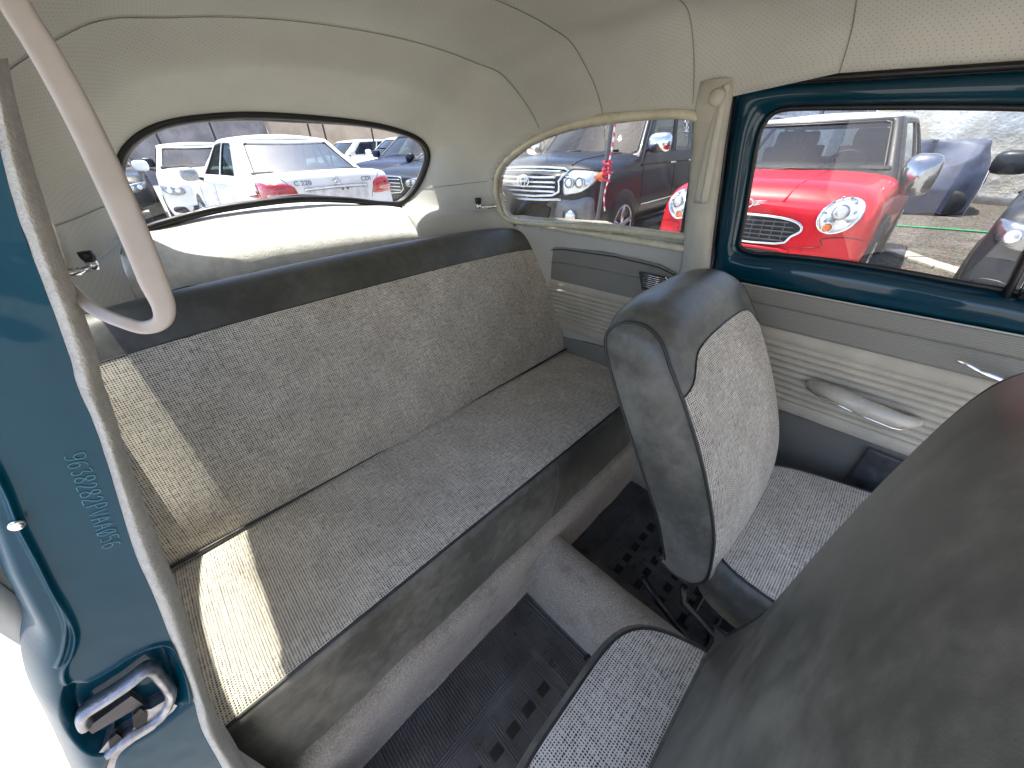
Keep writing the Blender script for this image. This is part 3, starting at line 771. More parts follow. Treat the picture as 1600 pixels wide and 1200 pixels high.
# outer ring: project each opening point to the door's outer rectangle
cx, cz = oc[:, 0].mean(), oc[:, 2].mean()
def outer(p):
    x, z = p[0], p[2]
    return None
zt = lambda x: 1.222 - .045 * max(0, x + .39)       # header
xr = lambda z: -.390 + .035 * min(1, max(0, (1.22 - z) / .4))
outr = []
for p in oc:
    x, z = p[0], p[2]
    # outward direction
    i = len(outr); t = oc[(i + 1) % n] - oc[i - 1]; nn = np.array([t[2], 0, -t[0]]) * sg; nn /= np.linalg.norm(nn)
    k = 0
    while k < .2:
        q = p + nn * k
        if q[0] < xr(q[2]) or q[2] > zt(q[0]) or q[2] < .784: break
        if q[0] > .75: break
        k += .0005
    outr.append(p + nn * k)
outr = np.array(outr)
fr_prof = [(0.0, .024), (.06, .012), (.16, -.004), (.30, -.011), (.5, -.013), (.72, -.010), (.90, -.002), (1.0, .010)]
Pd = []
for t, yy in fr_prof:
    ringp = oc * (1 - t) + outr * t
    Pd.append([(p[0], dy(p[2]) + yy, p[2]) for p in ringp] + [(ringp[0][0], dy(ringp[0][2]) + yy, ringp[0][2])])
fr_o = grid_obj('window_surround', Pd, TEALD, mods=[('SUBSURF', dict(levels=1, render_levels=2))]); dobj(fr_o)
gk = np.array([(p[0], dy(p[2]) + .018, p[2]) for p in ring_off(oc, -sg * .002)])
v, f = tube(gk, .0055, 8, closed=True); dobj(obj('window_gasket', v, f, RUBBER))
gp = np.array([(p[0], dy(p[2]) + .022, p[2]) for p in oc]); c = gp.mean(0)
# pane as a strip between lower and upper halves
dobj(obj('pane', [tuple(p) for p in gp], [tuple(range(len(gp)))], m_glass("door glass", (0.84, 0.87, 0.86), -.3), smooth=False))
# vent wing post at the front edge of the opening
a = dp(1568, 470, .012); b = dp(1640, 330, .012)
v, f = tube([a + (b - a) * t for t in np.linspace(-.05, 3.0, 8)], .007, 8, r2=.011, up=(0, 1, 0)); dobj(obj('vent_post', v, f, RUBBER))
a2 = a + np.array([.016, 0, 0]); v, f = tube([a2 + (b - a) * t for t in np.linspace(-.05, 3.0, 8)], .004, 8); dobj(obj('vent_frame', v, f, CHROME))
v, f = tube([dp(1592, 462, .008), dp(1640, 470, .008), dp(1700, 482, .008)], .009, 8); dobj(obj('vent_gasket', v, f, RUBBER))
# black gap between pillar and door
v, f = tube([(xr(z) - .003, dy(z) - .004, z) for z in np.linspace(1.225, .75, 14)], .0055, 6); dobj(obj('door_seal', v, f, RUBBER))
rl = [[(x, dy(1.2) + a, zt(x) + b) for a, b in ((-.006, .012), (.010, .004), (.05, -.01), (.06, .05), (-.03, .06), (-.014, .03), (-.006, .012))] for x in np.linspace(-.46, .72, 24)]
cobj(grid_obj('roof_rail', rl, CREAM, uv=False))
v, f = tube([(x, dy(1.2) + .0, zt(x) + .004) for x in np.linspace(-.392, .72, 20)], .006, 6); dobj(obj('door_seal', v, f, RUBBER))
# door skin
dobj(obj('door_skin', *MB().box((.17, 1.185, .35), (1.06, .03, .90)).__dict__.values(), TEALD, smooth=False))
# trim panel
tp = empty('trim_panel'); tp.parent = door; tp.matrix_parent_inverse = DI
YT = 1.146
def zbox(name, x0, x1, z0, z1, mat, y=YT, th=.012, par=tp, nb=.002, bul=.002):
    rows = []
    for t in np.linspace(0, 1, 9):
        b = bul * math.sin(math.pi * t) ** .5
        rows.append([(x, y - b, z1 + (z0 - z1) * t) for x in np.linspace(x0, x1, 14)])
    return grid_obj(name, rows, mat, par, mods=[('SOLIDIFY', dict(thickness=th, offset=0))])
def ruv(o, sx=1):
    me = o.data
    for l in me.loops:
        c_ = me.vertices[l.vertex_index].co; me.uv_layers[0].data[l.index].uv = (c_.x, c_.z)
    return o
ruv(zbox('grey_band', -.345, .70, .747, .787, GREYV)); ruv(zbox('grey_band', -.345, .70, .690, .745, GREYV))
v, f = tube([(x, YT - .003, .746) for x in np.linspace(-.345, .7, 12)], .0014, 6); obj('welt_line', v, f, plain("grey welt", (0.16, 0.155, 0.135), 0.5), tp)
v, f = tube([(x, YT - .004, .789) for x in np.linspace(-.345, .7, 12)], .0022, 6); obj('top_bead', v, f, CREAM, tp)
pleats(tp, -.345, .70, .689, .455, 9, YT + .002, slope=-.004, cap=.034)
lp = ruv(zbox('lower_panel', -.345, .70, -.06, .452, GREYD, y=YT + .002))
# map pocket, gathered
pk = []
x0 = at(1345, 715, 1, 1.14)[0]
for t in np.linspace(0, 1, 22):
    z = .447 - .16 * t
    pk.append([(x, YT - .012 - .010 * math.sin(math.pi * min(1, s_ * 1)) - .004 * noise.noise((x * 30, z * 26, 0)) - .0035 * abs(noise.noise((x * 75, z * 30, 3))), z) for s_, x in zip(np.linspace(0, 1, 60), np.linspace(x0, x0 + .32, 60))])
obj_ = grid_obj('map_pocket', pk, plain("gathered black elastic", (0.055, 0.055, 0.06), 0.38, bumpd=.001, bscale=200), tp, mods=[('SOLIDIFY', dict(thickness=.006))])
# pull handle
hp = [at(*p, 1, yq) for p, yq in zip([(1262,598),(1285,607),(1312,619),(1345,634),(1380,648),(1410,658),(1436,660)], [1.136,1.112,1.096,1.09,1.092,1.104,1.136])]
hc = catmull(hp, 6); m_ = len(hc)
rr = [.007 + .0145 * math.sin(math.pi * min(1, max(0, i / (m_ - 1)))) ** .5 for i in range(m_)]
v, f = tube(hc, rr, 12, r2=[r * .95 for r in rr], up=(0, 0, 1)); HG = plain("smooth grey vinyl grip", (0.52, 0.49, 0.41), 0.25, var=.04, coat=.4)
dobj(obj('pull_handle', v, f, HG))
ch_ = catmull([p + np.array([0, -.006, -.012]) for p in hp[0:1]] + [p + np.array([0, -.012, -.017]) for p in hp[1:-1]] + [hp[-1] + np.array([0, -.006, -.010])], 6)
v, f = tube(ch_, .0026, 8); dobj(obj('chrome_strip', v, f, CHROME))
# door opener lever
lv = [at(1494, 562, 1, 1.10), at(1510, 569, 1, 1.096), at(1530, 580, 1, 1.096), at(1560, 592, 1, 1.10), at(1600, 610, 1, 1.115), at(1640, 622, 1, 1.14)]
v, f = tube(catmull(lv, 5), [.003] + [.0045] * 10 + [.006] * 15, 8); dobj(obj('door_lever', v, f, CHROME))

# ================================================================== seats
def surf_seat(prof, hw, y0, nw=28, crown=0.0, yshift=None):
    """returns S(i,j): profile points x width stations; prof: (n,2) closed-open profile (x,z), hw: half-width per profile point"""
    prof = np.asarray(prof); c = prof.mean(0); rows = []
    nrm = []
    for i in range(len(prof)):
        t = prof[min(i + 1, len(prof) - 1)] - prof[max(i - 1, 0)]; nn = np.array([-t[1], t[0]]); nn /= np.linalg.norm(nn) + 1e-9
        if nn @ (prof[i] - c) < 0: nn = -nn
        nrm.append(nn)
    for i, p in enumerate(prof):
        row = []
        for t in np.linspace(-1, 1, nw):
            e = abs(t) ** 10 * .010; q = p + nrm[i] * (crown[i] * (1 - t * t) - e) if hasattr(crown, '__len__') else p + nrm[i] * (crown * (1 - t * t) - e)
            row.append((q[0], y0 + t * hw[i], q[1]))
        rows.append(row)
    return np.array(rows)
def side_cap(row, mat, name, parent, puff, sgn):
    c = row.mean(0); n = len(row); vs = []; fs = []
    rads = [1, .97, .9, .75, .5, .25]
    for r in rads:
        for p in row:
            q = c + (p - c) * r; q = q + np.array([0, sgn * puff * (1 - r ** 2.2) , 0]); vs.append(q)
    vs.append(c + np.array([0, sgn * puff, 0]))
    for a in range(len(rads) - 1):
        for k in range(n): l = (k + 1) % n; fs.append((a * n + k, a * n + l, (a + 1) * n + l, (a + 1) * n + k))
    b = (len(rads) - 1) * n
    for k in range(n): fs.append((b + k, b + (k + 1) % n, len(vs) - 1))
    return obj(name, vs, fs, mat, parent)
def offset_panel(rows, i0f, i1, mat, name, parent, d_=.0018, inner=None, jmin=0, jmax=None, fine=3, n_i=40):
    """cloth laid on part of a surface: from profile index i0f(j) to i1"""
    R_ = rows; nu, nv = R_.shape[:2]; jmax = jmax or nv - 1; out = []
    js = np.linspace(jmin, jmax, (jmax - jmin) * fine + 1)
    def smp(i, j):
        i = min(max(i, 0), nu - 1.0001); j = min(max(j, 0), nv - 1.0001); a, b = int(i), int(j); s, t = i - a, j - b
        return R_[a, b] * (1 - s) * (1 - t) + R_[a + 1, b] * s * (1 - t) + R_[a, b + 1] * (1 - s) * t + R_[a + 1, b + 1] * s * t
    for k in range(n_i + 1):
        row = []
        for j in js:
            i = i0f((j - jmin) / (jmax - jmin)) * (1 - k / n_i) + i1 * k / n_i
            p = smp(i, j); du_ = smp(i + .5, j) - smp(i - .5, j); dv_ = smp(i, j + .5) - smp(i, j - .5)
            nn = np.cross(du_, dv_); nn /= np.linalg.norm(nn) + 1e-9
            if nn @ (p - inner) < 0: nn = -nn
            row.append(p + nn * d_)
        out.append(row)
    return grid_obj(name, np.array(out), mat, parent), np.array(out)

# ---------------- rear bench
bench = empty('rear_bench_seat', (-.8, .47, .0), label='wide rear bench seat in black and white woven cloth with dark vinyl top roll', cat='car seat')
BI = Matrix.Translation(-Vector(bench.location))
def bobj(o): o.parent = bench; o.matrix_parent_inverse = BI; return o
bb = empty('backrest'); bobj(bb)
prof = catmull([(-.875, .30), (-.845, .345), (-.842, .39), (-.868, .48), (-.925, .60), (-.982, .71), (-1.018, .775), (-1.045, .82), (-1.072, .848), (-1.105, .858), (-1.135, .846), (-1.150, .80), (-1.155, .70)], 6)
y0b, hwb = .4375, .7125
rows = surf_seat(prof, [hwb - (.02 * max(0, (p[1] - .7) / .15) if p[1] > .7 else 0) + (0) for p in prof], y0b, nw=60, crown=[.008 if p[0] > -1.03 else .006 for p in prof])
for i in range(rows.shape[0]):       # arched top: higher in the middle
    for j in range(rows.shape[1]):
        t = (j / (rows.shape[1] - 1)) * 2 - 1; zf = max(0, (rows[i, j, 2] - .6) / .25)
        rows[i, j, 2] += .012 * (1 - t * t) * zf - .010 * abs(t) ** 8 * zf
        rows[i, j, 0] += .02 * abs(t) ** 6 * zf
itop = min(range(len(prof)), key=lambda k: abs(prof[k][1] - .785) + (10 if prof[k][0] < -1.06 else 0))
grid_obj('vinyl_roll', rows[itop - 3:], VINYL, bb)
o, ps = offset_panel(rows, lambda t: itop, 2, WEAVE, 'woven_panel', bb, d_=.0012, inner=np.array([-1.05, .48, .5]), n_i=60, fine=2)
me = o.data      # UV: x across, y up
v, f = tube(ps[0], .0013, 5); obj('seam', v, f, PIPE, bb)
for j, s in ((0, -1), (-1, 1)):
    v, f = tube(rows[:, j], .0035, 6); obj('piping', v, f, PIPE, bb)
    side_cap(np.vstack([rows[:, j], [(-1.155, rows[0, j, 1], .40)], [(-1.0, rows[0, j, 1], .30)]]), VINYL, 'side_cover', bb, .010, s)
bc = empty('seat_cushion'); bobj(bc)
prof = catmull([(-.90, .355), (-.86, .372), (-.80, .381), (-.70, .385), (-.60, .384), (-.52, .379), (-.482, .373), (-.461, .367), (-.452, .355), (-.452, .33), (-.455, .25), (-.458, .16), (-.462, .085), (-.474, .068)], 6)
rows = surf_seat(prof, [.7125] * len(prof), y0b, nw=60, crown=0.003)
ie = min(range(len(prof)), key=lambda k: abs(prof[k][0] + .461) + abs(prof[k][1] - .367))
for i in range(ie + 2, rows.shape[0]):
    for j in range(rows.shape[1]):
        rows[i, j, 0] += .004 * noise.noise((rows[i, j, 1] * 9, rows[i, j, 2] * 6, 7)) * min(1, (i - ie - 2) / 8)
grid_obj('front_valance', rows[ie:], VINYL2, bc)
o, ps = offset_panel(rows, lambda t: ie, 0, WEAVE, 'woven_panel', bc, d_=.0008, inner=np.array([-.7, .48, .2]), n_i=70, fine=2)
v, f = tube(rows[ie], .0033, 7); obj('piping', v, f, PIPE, bc)
v, f = tube([(-.836, y, .3865) for y in np.linspace(-.27, 1.14, 30)], .0040, 6); obj('seam_gap_shade', v, f, PIPE, bc)  # dark tube adds shade to the crease between cushion and backrest
js = int(59 * (.60 + .275) / 1.425); sv = rows[ie:, js] + np.array([.001, 0, 0])
v, f = tube([p + np.array([0, .010 * math.sin(math.pi * k / (len(sv) - 1)), 0]) for k, p in enumerate(sv)], .0010, 5); obj('seam', v, f, plain("pale seam thread", (0.16, 0.16, 0.14), 0.6), bc)
for yb, zb in ((.16, .155), (.205, .19)):
    v, f = disc((-.457, yb, zb), (1, 0, 0), .006, .003, 14); obj('press_stud', v, f, VINYL, bc)
v, f = tube([(-.475, y, .064) for y in np.linspace(-.2, 1.14, 20)], .006, 6); obj('lower_piping', v, f, PIPE, bc)
for j, s in ((0, -1), (-1, 1)):
    side_cap(np.vstack([rows[:, j], [(-.85, rows[0, j, 1], .1)]]), VINYL, 'side_cover', bc, .004, s)

# ---------------- front seats
def backrest(parent, M, hw_b, hw_t, depth=1.0):
    """M maps local (x forward, y across, z up; hinge at origin) to the seat's frame"""
    b = empty('backrest'); b.parent = parent
    # profile from bottom rear, up the back, over the top, down the front
    pr = catmull([(-.010, -.085), (-.065, -.075), (-.078, -.04), (-.115, .06), (-.168, .16), (-.228, .27), (-.277, .365), (-.312, .44), (-.322, .482), (-.312, .512), (-.283, .532), (-.240, .535),
                  (-.195, .512), (-.160, .464), (-.116, .396), (-.062, .300), (-.016, .20), (.016, .11), (.032, .02), (.032, -.03), (.014, -.07)], 5)
    hw = [hw_b + (hw_t - hw_b) * min(1, max(0, p[1]) / .45) - .016 * max(0, (p[1] - .45) / .085) ** 2 for p in pr]
    isf = lambda k: k / (len(pr) - 1)
    kt = int(np.argmax(pr[:, 1]))
    crown = [(.012 * math.sin(math.pi * min(1, max(0, (k - kt) / (len(pr) - kt)))) ** .8 if k > kt else .012 * math.sin(math.pi * k / kt)) for k in range(len(pr))]
    rw_ = surf_seat(pr, hw, 0.0, nw=36, crown=crown)
    for i in range(rw_.shape[0]):     # top corners rounded down
        for j in range(36):
            t = j / 35 * 2 - 1; zf = max(0, (rw_[i, j, 2] - .35) / .18); rw_[i, j, 2] -= .020 * abs(t) ** 5 * zf; rw_[i, j, 0] += .012 * abs(t) ** 4 * zf
    T = lambda A_: np.array([[tuple(M @ Vector(p)) for p in r] for r in A_])
    rw_ = T(rw_); inner = np.array(M @ Vector((-.12, 0, .25)))
    grid_obj('vinyl_cover', rw_, VINYL2, b)
    iy = min(range(kt, len(pr)), key=lambda k: abs(pr[k][1] - .466)); nidx = len(pr) - 1
    def yoke(t):        # the vinyl yoke dips along both edges of the cloth
        e = min(t, 1 - t); base = iy + 1.0 * 4 * (t - .5) ** 2
        return base + 14.5 * (1 - min(1, max(0, (e - .05) / .13)) ** .7 * 1.0) if e < .18 else base
    def yoke2(t):
        e = min(t, 1 - t); s_ = 1 / (1 + math.exp((e - .12) / .025)); return iy + s_ * 2.8 + 1.5 * 4 * (t - .5) ** 2 + (0 if e > .1 else 0)
    _, ps_ = offset_panel(rw_, yoke2, nidx, WEAVE, 'woven_panel', b, d_=.0015, inner=inner, n_i=60, fine=3)
    v, f = tube(ps_[0], .0013, 5); obj('seam', v, f, PIPE, b)
    for j, s_ in ((0, -1), (-1, 1)):
        lp_ = rw_[:, j]; v, f = tube(lp_, .0036, 6, closed=True); obj('piping', v, f, PIPE, b)
        ydir = (M.to_3x3() @ Vector((0, 1, 0))); 
        kb_ = np.linspace(0, kt, 40); kf_ = np.linspace(len(pr) - 1, kt, 40); yv = np.array(ydir) * s_
        def lpi(k_): i_ = min(int(k_), len(lp_) - 2); t_ = k_ - i_; return lp_[i_] * (1 - t_) + lp_[i_ + 1] * t_
        vs = []; fs = []; NT = 14
        for q in range(40):
            B0, F0 = lpi(kb_[q]), lpi(kf_[q]); wdt = np.linalg.norm(F0 - B0)
            for w_ in range(NT + 1):
                t_ = w_ / NT; e_ = min(1, wdt / .10) * min(1, q / 3)
                vs.append(B0 * (1 - t_) + F0 * t_ + yv * (.013 * e_ * math.sin(math.pi * t_) ** .7 - .001))
        fs = [(q * (NT + 1) + w_, q * (NT + 1) + w_ + 1, (q + 1) * (NT + 1) + w_ + 1, (q + 1) * (NT + 1) + w_) for q in range(39) for w_ in range(NT)]
        obj('side_panel', vs, fs, VINYL2, b)
    return b
def cushion(parent, x0, x1, yr0, yr1, yf0, yf1, ztop, h=.15, tilt=0.05):
    """rear edge x0 (y yr0..yr1), front edge x1 (y yf0..yf1); coordinates in the seat's frame"""
    b = empty('seat_cushion'); b.parent = parent
    n = 96; th = np.linspace(0, 2 * math.pi, n, endpoint=False)
    def plan(r, th_):
        p = 5.0; c_, s_ = math.cos(th_), math.sin(th_); k = (abs(c_) ** p + abs(s_) ** p) ** (-1 / p); X = c_ * k * r; Y = s_ * k * r
        fx = (X + 1) / 2; ya = yr0 + (yf0 - yr0) * fx; yb = yr1 + (yf1 - yr1) * fx
        return x0 + (x1 - x0) * fx, (ya + yb) / 2 + Y * (yb - ya) / 2
    Z = lambda x, r: ztop + tilt * (x - x0) + .018 * (1 - r ** 2)
    def rings(rs, zf):
        out = []
        for r in rs:
            row = [(*plan(r, t), 0) for t in th]; row = [(x, y, zf(x, r)) for x, y, _ in row]; out.append(row + row[:1])
        return np.array(out)
    G = rings([.02, .2, .4, .55, .7, .8, .87, .92, .945], lambda x, r: Z(x, r))
    vs = G.reshape(-1, 3); nv_ = n + 1; fs = [(i * nv_ + j, i * nv_ + j + 1, (i + 1) * nv_ + j + 1, (i + 1) * nv_ + j) for i in range(len(G) - 1) for j in range(n)]
    fs.append(tuple(range(n)))
    obj('woven_top', vs, fs, WEAVE, b, uv=vs[:, [1, 0]])
    E = [rings([.945], lambda x, r: Z(x, r) - .0005)[0], rings([.985], lambda x, r: Z(x, r) - .006)[0], rings([1.0], lambda x, r: Z(x, r) - .022)[0],
         rings([1.0], lambda x, r: Z(x, r) - .06)[0], rings([.985], lambda x, r: Z(x, r) - h + .02)[0], rings([.96], lambda x, r: Z(x, r) - h)[0]]
    grid_obj('vinyl_skirt', np.array(E), VINYL2, b)
    v, f = tube(E[0][:-1], .0030, 6, closed=True); obj('piping', v, f, PIPE, b)
    E2 = rings([.95], lambda x, r: Z(x, r) - h)[0][:-1]
    obj('seat_pan', list(E2), [tuple(range(n))], RUBBER, b, smooth=False)
    return b
def seat_frame(parent, y0_, y1_):
    fm = MB()
    for yy in (y0_, y1_):
        fm.tube([(-.16, yy, .175), (-.10, yy, .12), (.0, yy, .06), (.10, yy, .02), (.40, yy, .02)], .010, 8)
        fm.tube([(-.06, yy, .26), (-.05, yy, .20), (.05, yy, .16), (.42, yy, .16), (.42, yy, .02)], .009, 8)
        fm.box((.15, yy, .006), (.6, .03, .012))
    fm.tube([(-.02, y0_, .10), (-.02, y1_, .10)], .009, 8)
    return fm.build('seat_frame', RUBBER, parent)
f1 = empty('front_seat', (0, .825, -.11), label='upright front seat on the far side with woven cloth face and dark vinyl back', cat='car seat', group='front seats')
M1_ = Matrix.Translation(Vector((-.046, 0, .43)))
backrest(f1, Matrix.Translation(Vector((-.046, 0, .435))) @ Matrix.Scale(1.0, 4), .226, .222)
cushion(f1, -.07, .46, -.225, .215, -.255, .285, .462, tilt=.06)
seat_frame(f1, -.17, .17)
f2 = empty('front_seat', (0, .21, -.11), label='nearest front seat, backrest folded forward showing its scuffed dark vinyl back', cat='car seat', group='front seats')
rot = Matrix.Rotation(R(31), 4, 'Y')
NB = Matrix.Translation(Vector((.127, .015, .514))) @ rot @ Matrix.Scale(1.0, 4)
backrest(f2, NB, .235, .225)
cushion(f2, -.115, .40, -.21, .205, -.26, .305, .462, tilt=.04)
seat_frame(f2, -.17, .17)

# ================================================================== floor mats
def floor_mat(name_kw, poly_c, sx, x0, x1, y0, y1, flip):
    m0 = empty('floor_mat', ((x0 + x1) / 2, (y0 + y1) / 2, -.108), **name_kw); o0 = Vector(m0.location)
    L = lambda x, y, z=0.0: (x - o0.x, y - o0.y, z)
    def slab(x0_, x1_, y0_, y1_, z0_, z1_): m = MB(); m.box(((x0_ + x1_) / 2 - o0.x, (y0_ + y1_) / 2 - o0.y, (z0_ + z1_) / 2), (x1_ - x0_, y1_ - y0_, z1_ - z0_)); return m
    slab(x0, x1, y0, y1, 0, .004).build('mat_base', MAT_R, m0, smooth=False)
    bd = MB()
    for a, b, c, d_ in ((x0, x1, y0, y0 + .006), (x0, x1, y1 - .006, y1), (x0, x0 + .006, y0 + .006, y1 - .006), (x1 - .006, x1, y0 + .006, y1 - .006),
                        (x0 + .012, x1, y1 - .018, y1 - .013)):
        bd.box(((a + b) / 2 - o0.x, (c + d_) / 2 - o0.y, .006), (b - a, d_ - c, .008))
    bd.build('raised_border', MAT_R, m0, smooth=False)
    ya, yb = (y0 + .01, y1 - .10) if not flip else (y0 + .01, y1 - .02)
    xm = x0 + (.135 if not flip else .10)
    rb = MB(); y = y0 + .014
    while y < y1 - .022:
        rb.box(((x0 + .012 + xm) / 2 - o0.x, y - o0.y, .0064), (xm - x0 - .012, .0034, .0060)); y += .0075
    rb.build('ribs', MAT_R, m0, smooth=False)['kind'] = 'stuff'
    # long ribs near the tunnel
    lr = MB(); y = y1 - .095
    for k in range(11):
        yy = y1 - .022 - k * .0075; lr.box(((xm + x1) / 2 - o0.x, yy - o0.y, .0062), (x1 - xm - .01, .0030, .0056))
    lr.build('edge_ribs', MAT_R, m0, smooth=False)['kind'] = 'stuff'
    for k in range(3):
        slab(xm + .003 + k * .006, xm + .0065 + k * .006, y0 + .01, y1 - .115, .004, .009).build('divider_ridge', MAT_R, m0, smooth=False)
    xa = xm + .026; yy = y1 - .115; kk = 0
    while yy - .052 > y0 + .01:
        for q in (0, 1, 2): slab(xa, x1 - .01, yy - .0035 - q * .006, yy - q * .006, .004, .0095).build('cross_ridge', MAT_R, m0, smooth=False)
        fr = MB()
        yk = yy - .020
        while yk > yy - .054: fr.box(((xa + x1 - .01) / 2 - o0.x, yk - o0.y, .0048), (x1 - .01 - xa, .0014, .0014)); yk -= .003
        fr.build('fine_ribs', MAT_R, m0, smooth=False)['kind'] = 'stuff'
        xb = xa + .05; c_ = 0
        while xb < x1 - .05:
            slab(xb, xb + .022, yy - .050, yy - .020, .004, .0090).build('raised_block', RUBBER, m0, smooth=False); xb += .075
        yy -= .057
    return m0
mk = floor_mat(dict(label='black ribbed rubber floor mat in the near rear footwell, beside the tunnel', cat='floor mat', group='rear floor mats'), None, 1, -.447, .05, -.17, .447, False)
mk2 = floor_mat(dict(label='black ribbed rubber floor mat in the dark far footwell behind the upright seat', cat='floor mat', group='rear floor mats'), None, 1, -.447, .05, .645, 1.105, True)

# ================================================================== outside
def gz(x, y):
    a = max(0.0, min(1.0, (-x - 2.5) / 3.0)); return -.245 + .125 * a * a * (3 - 2 * a)
xs = np.concatenate([np.linspace(-160, -14, 34), np.linspace(-13, 8, 90), np.linspace(9, 160, 30)]); ys = np.concatenate([np.linspace(-160, -9, 30), np.linspace(-8, 16, 90), np.linspace(17, 160, 30)])
m, nt_, b_ = node_mat("gravel and dusty paving"); co = coord(nt_)
vo = N(nt_, "ShaderNodeTexVoronoi"); vo.inputs['Scale'].default_value = 22; nt_.links.new(co, vo.inputs['Vector'])
f1_ = noise_n(nt_, 1.2, 4, .6, co); f2_ = noise_n(nt_, 34, 4, .85, co)
cb = mixc(nt_, maprange(nt_, f2_, .42, .6), (.03, .026, .022), (.17, .145, .118))
cb = mixc(nt_, .35, cb, vo.outputs['Color'], 'SOFT_LIGHT')
sy_ = N(nt_, "ShaderNodeSeparateXYZ"); nt_.links.new(co, sy_.inputs[0])
near_ = math_n(nt_, 'ADD', math_n(nt_, 'MULTIPLY', sy_.outputs[0], 1.3), sy_.outputs[1])
pav = mixc(nt_, maprange(nt_, f2_, .3, .7), (.43, .40, .345), (.54, .50, .435)); cb = mixc(nt_, maprange(nt_, f1_, .5, .75, 0, .5), cb, (.26, .24, .21))
nt_.links.new(mixc(nt_, maprange(nt_, near_, 5.6, 6.6), pav, cb), b_.inputs['Base Color']); b_.inputs['Roughness'].default_value = .9
bump(nt_, b_, math_n(nt_, 'ADD', vo.outputs['Distance'], f2_), .02, .8)
GRAVEL = m
Pg_ = [[(x, y, gz(x, y)) for y in ys] for x in xs]
o = grid_obj('parking_lot_ground', Pg_, GRAVEL, uv=False); o['kind'] = 'structure'
from mathutils.bvhtree import BVHTree
# ------------------------------------------------------------------ parked cars
def car_paint(name, c, coat=0.4, metal=0.0):
    m, nt, b = node_mat(name); b.inputs['Base Color'].default_value = (*c, 1); b.inputs['Roughness'].default_value = 0.35; b.inputs['Specular IOR Level'].default_value = 0.2
    b.inputs['Coat Weight'].default_value = coat; b.inputs['Coat Roughness'].default_value = 0.03; b.inputs['Metallic'].default_value = metal
    co = coord(nt); f = noise_n(nt, 1.5, 4, .6, co)
    nt.links.new(mixc(nt, maprange(nt, f, .3, .7), tuple(x * .88 for x in c), tuple(min(1, x * 1.08) for x in c)), b.inputs['Base Color'])
    bump(nt, b, noise_n(nt, 5, 2, .5, co), .006, .25)
    return m
DGLASS = m_glass("tinted car glass", (0.30, 0.34, 0.33), -.6)
LGLASS = m_glass("light car glass", (0.74, 0.80, 0.78), -.6)
BLACKP = plain("black trim plastic", (0.015, 0.015, 0.016), 0.45)
GREYP = plain("grey lower plastic", (0.10, 0.10, 0.10), 0.5)
SEATD = plain("dark car seats", (0.02, 0.02, 0.022), 0.7)
TYRE = plain("tyre rubber", (0.02, 0.02, 0.02), 0.75)
RIM = plain("alloy rim", (0.55, 0.55, 0.57), 0.25, 0.8)
LENS = plain("bright lamp reflector", (0.75, 0.78, 0.80), 0.12, 0.55, coat=1.0)
LENSD = plain("shadowed lamp bowl", (0.25, 0.26, 0.27), 0.2, 0.7, coat=1.0)
REDL = plain("red tail lamp", (0.42, 0.015, 0.02), 0.15, coat=1.0)
ORANGE = plain("orange indicator", (0.85, 0.20, 0.03), 0.2, coat=1.0)
WHITEP = car_paint("white car paint", (0.78, 0.78, 0.76)); BLACKC = car_paint("black car paint", (0.012, 0.013, 0.018), .22)
NAVY = car_paint("dark navy car paint", (0.012, 0.015, 0.035), .18); DGREY = car_paint("dark grey car paint", (0.035, 0.037, 0.04), .25)
REDC = car_paint("bright red car paint", (0.62, 0.012, 0.022)); ROOFW = car_paint("silvery white roof paint", (0.60, 0.64, 0.68))
SILV = car_paint("silver bumper paint", (0.16, 0.165, 0.175), metal=.4)
def sect(w, zb, zs, zt, tuck=1.0, fl=1.0):
    return [(w * .80, zb), (w * .955, zb + .05), (w * 1.0, zb + .40 * (zs - zb)), (w * .985, zb + .75 * (zs - zb)), (w * .955, zs), (w * .84, zs + .62 * (zt - zs)), (w * .5, zt - .006), (0, zt)]
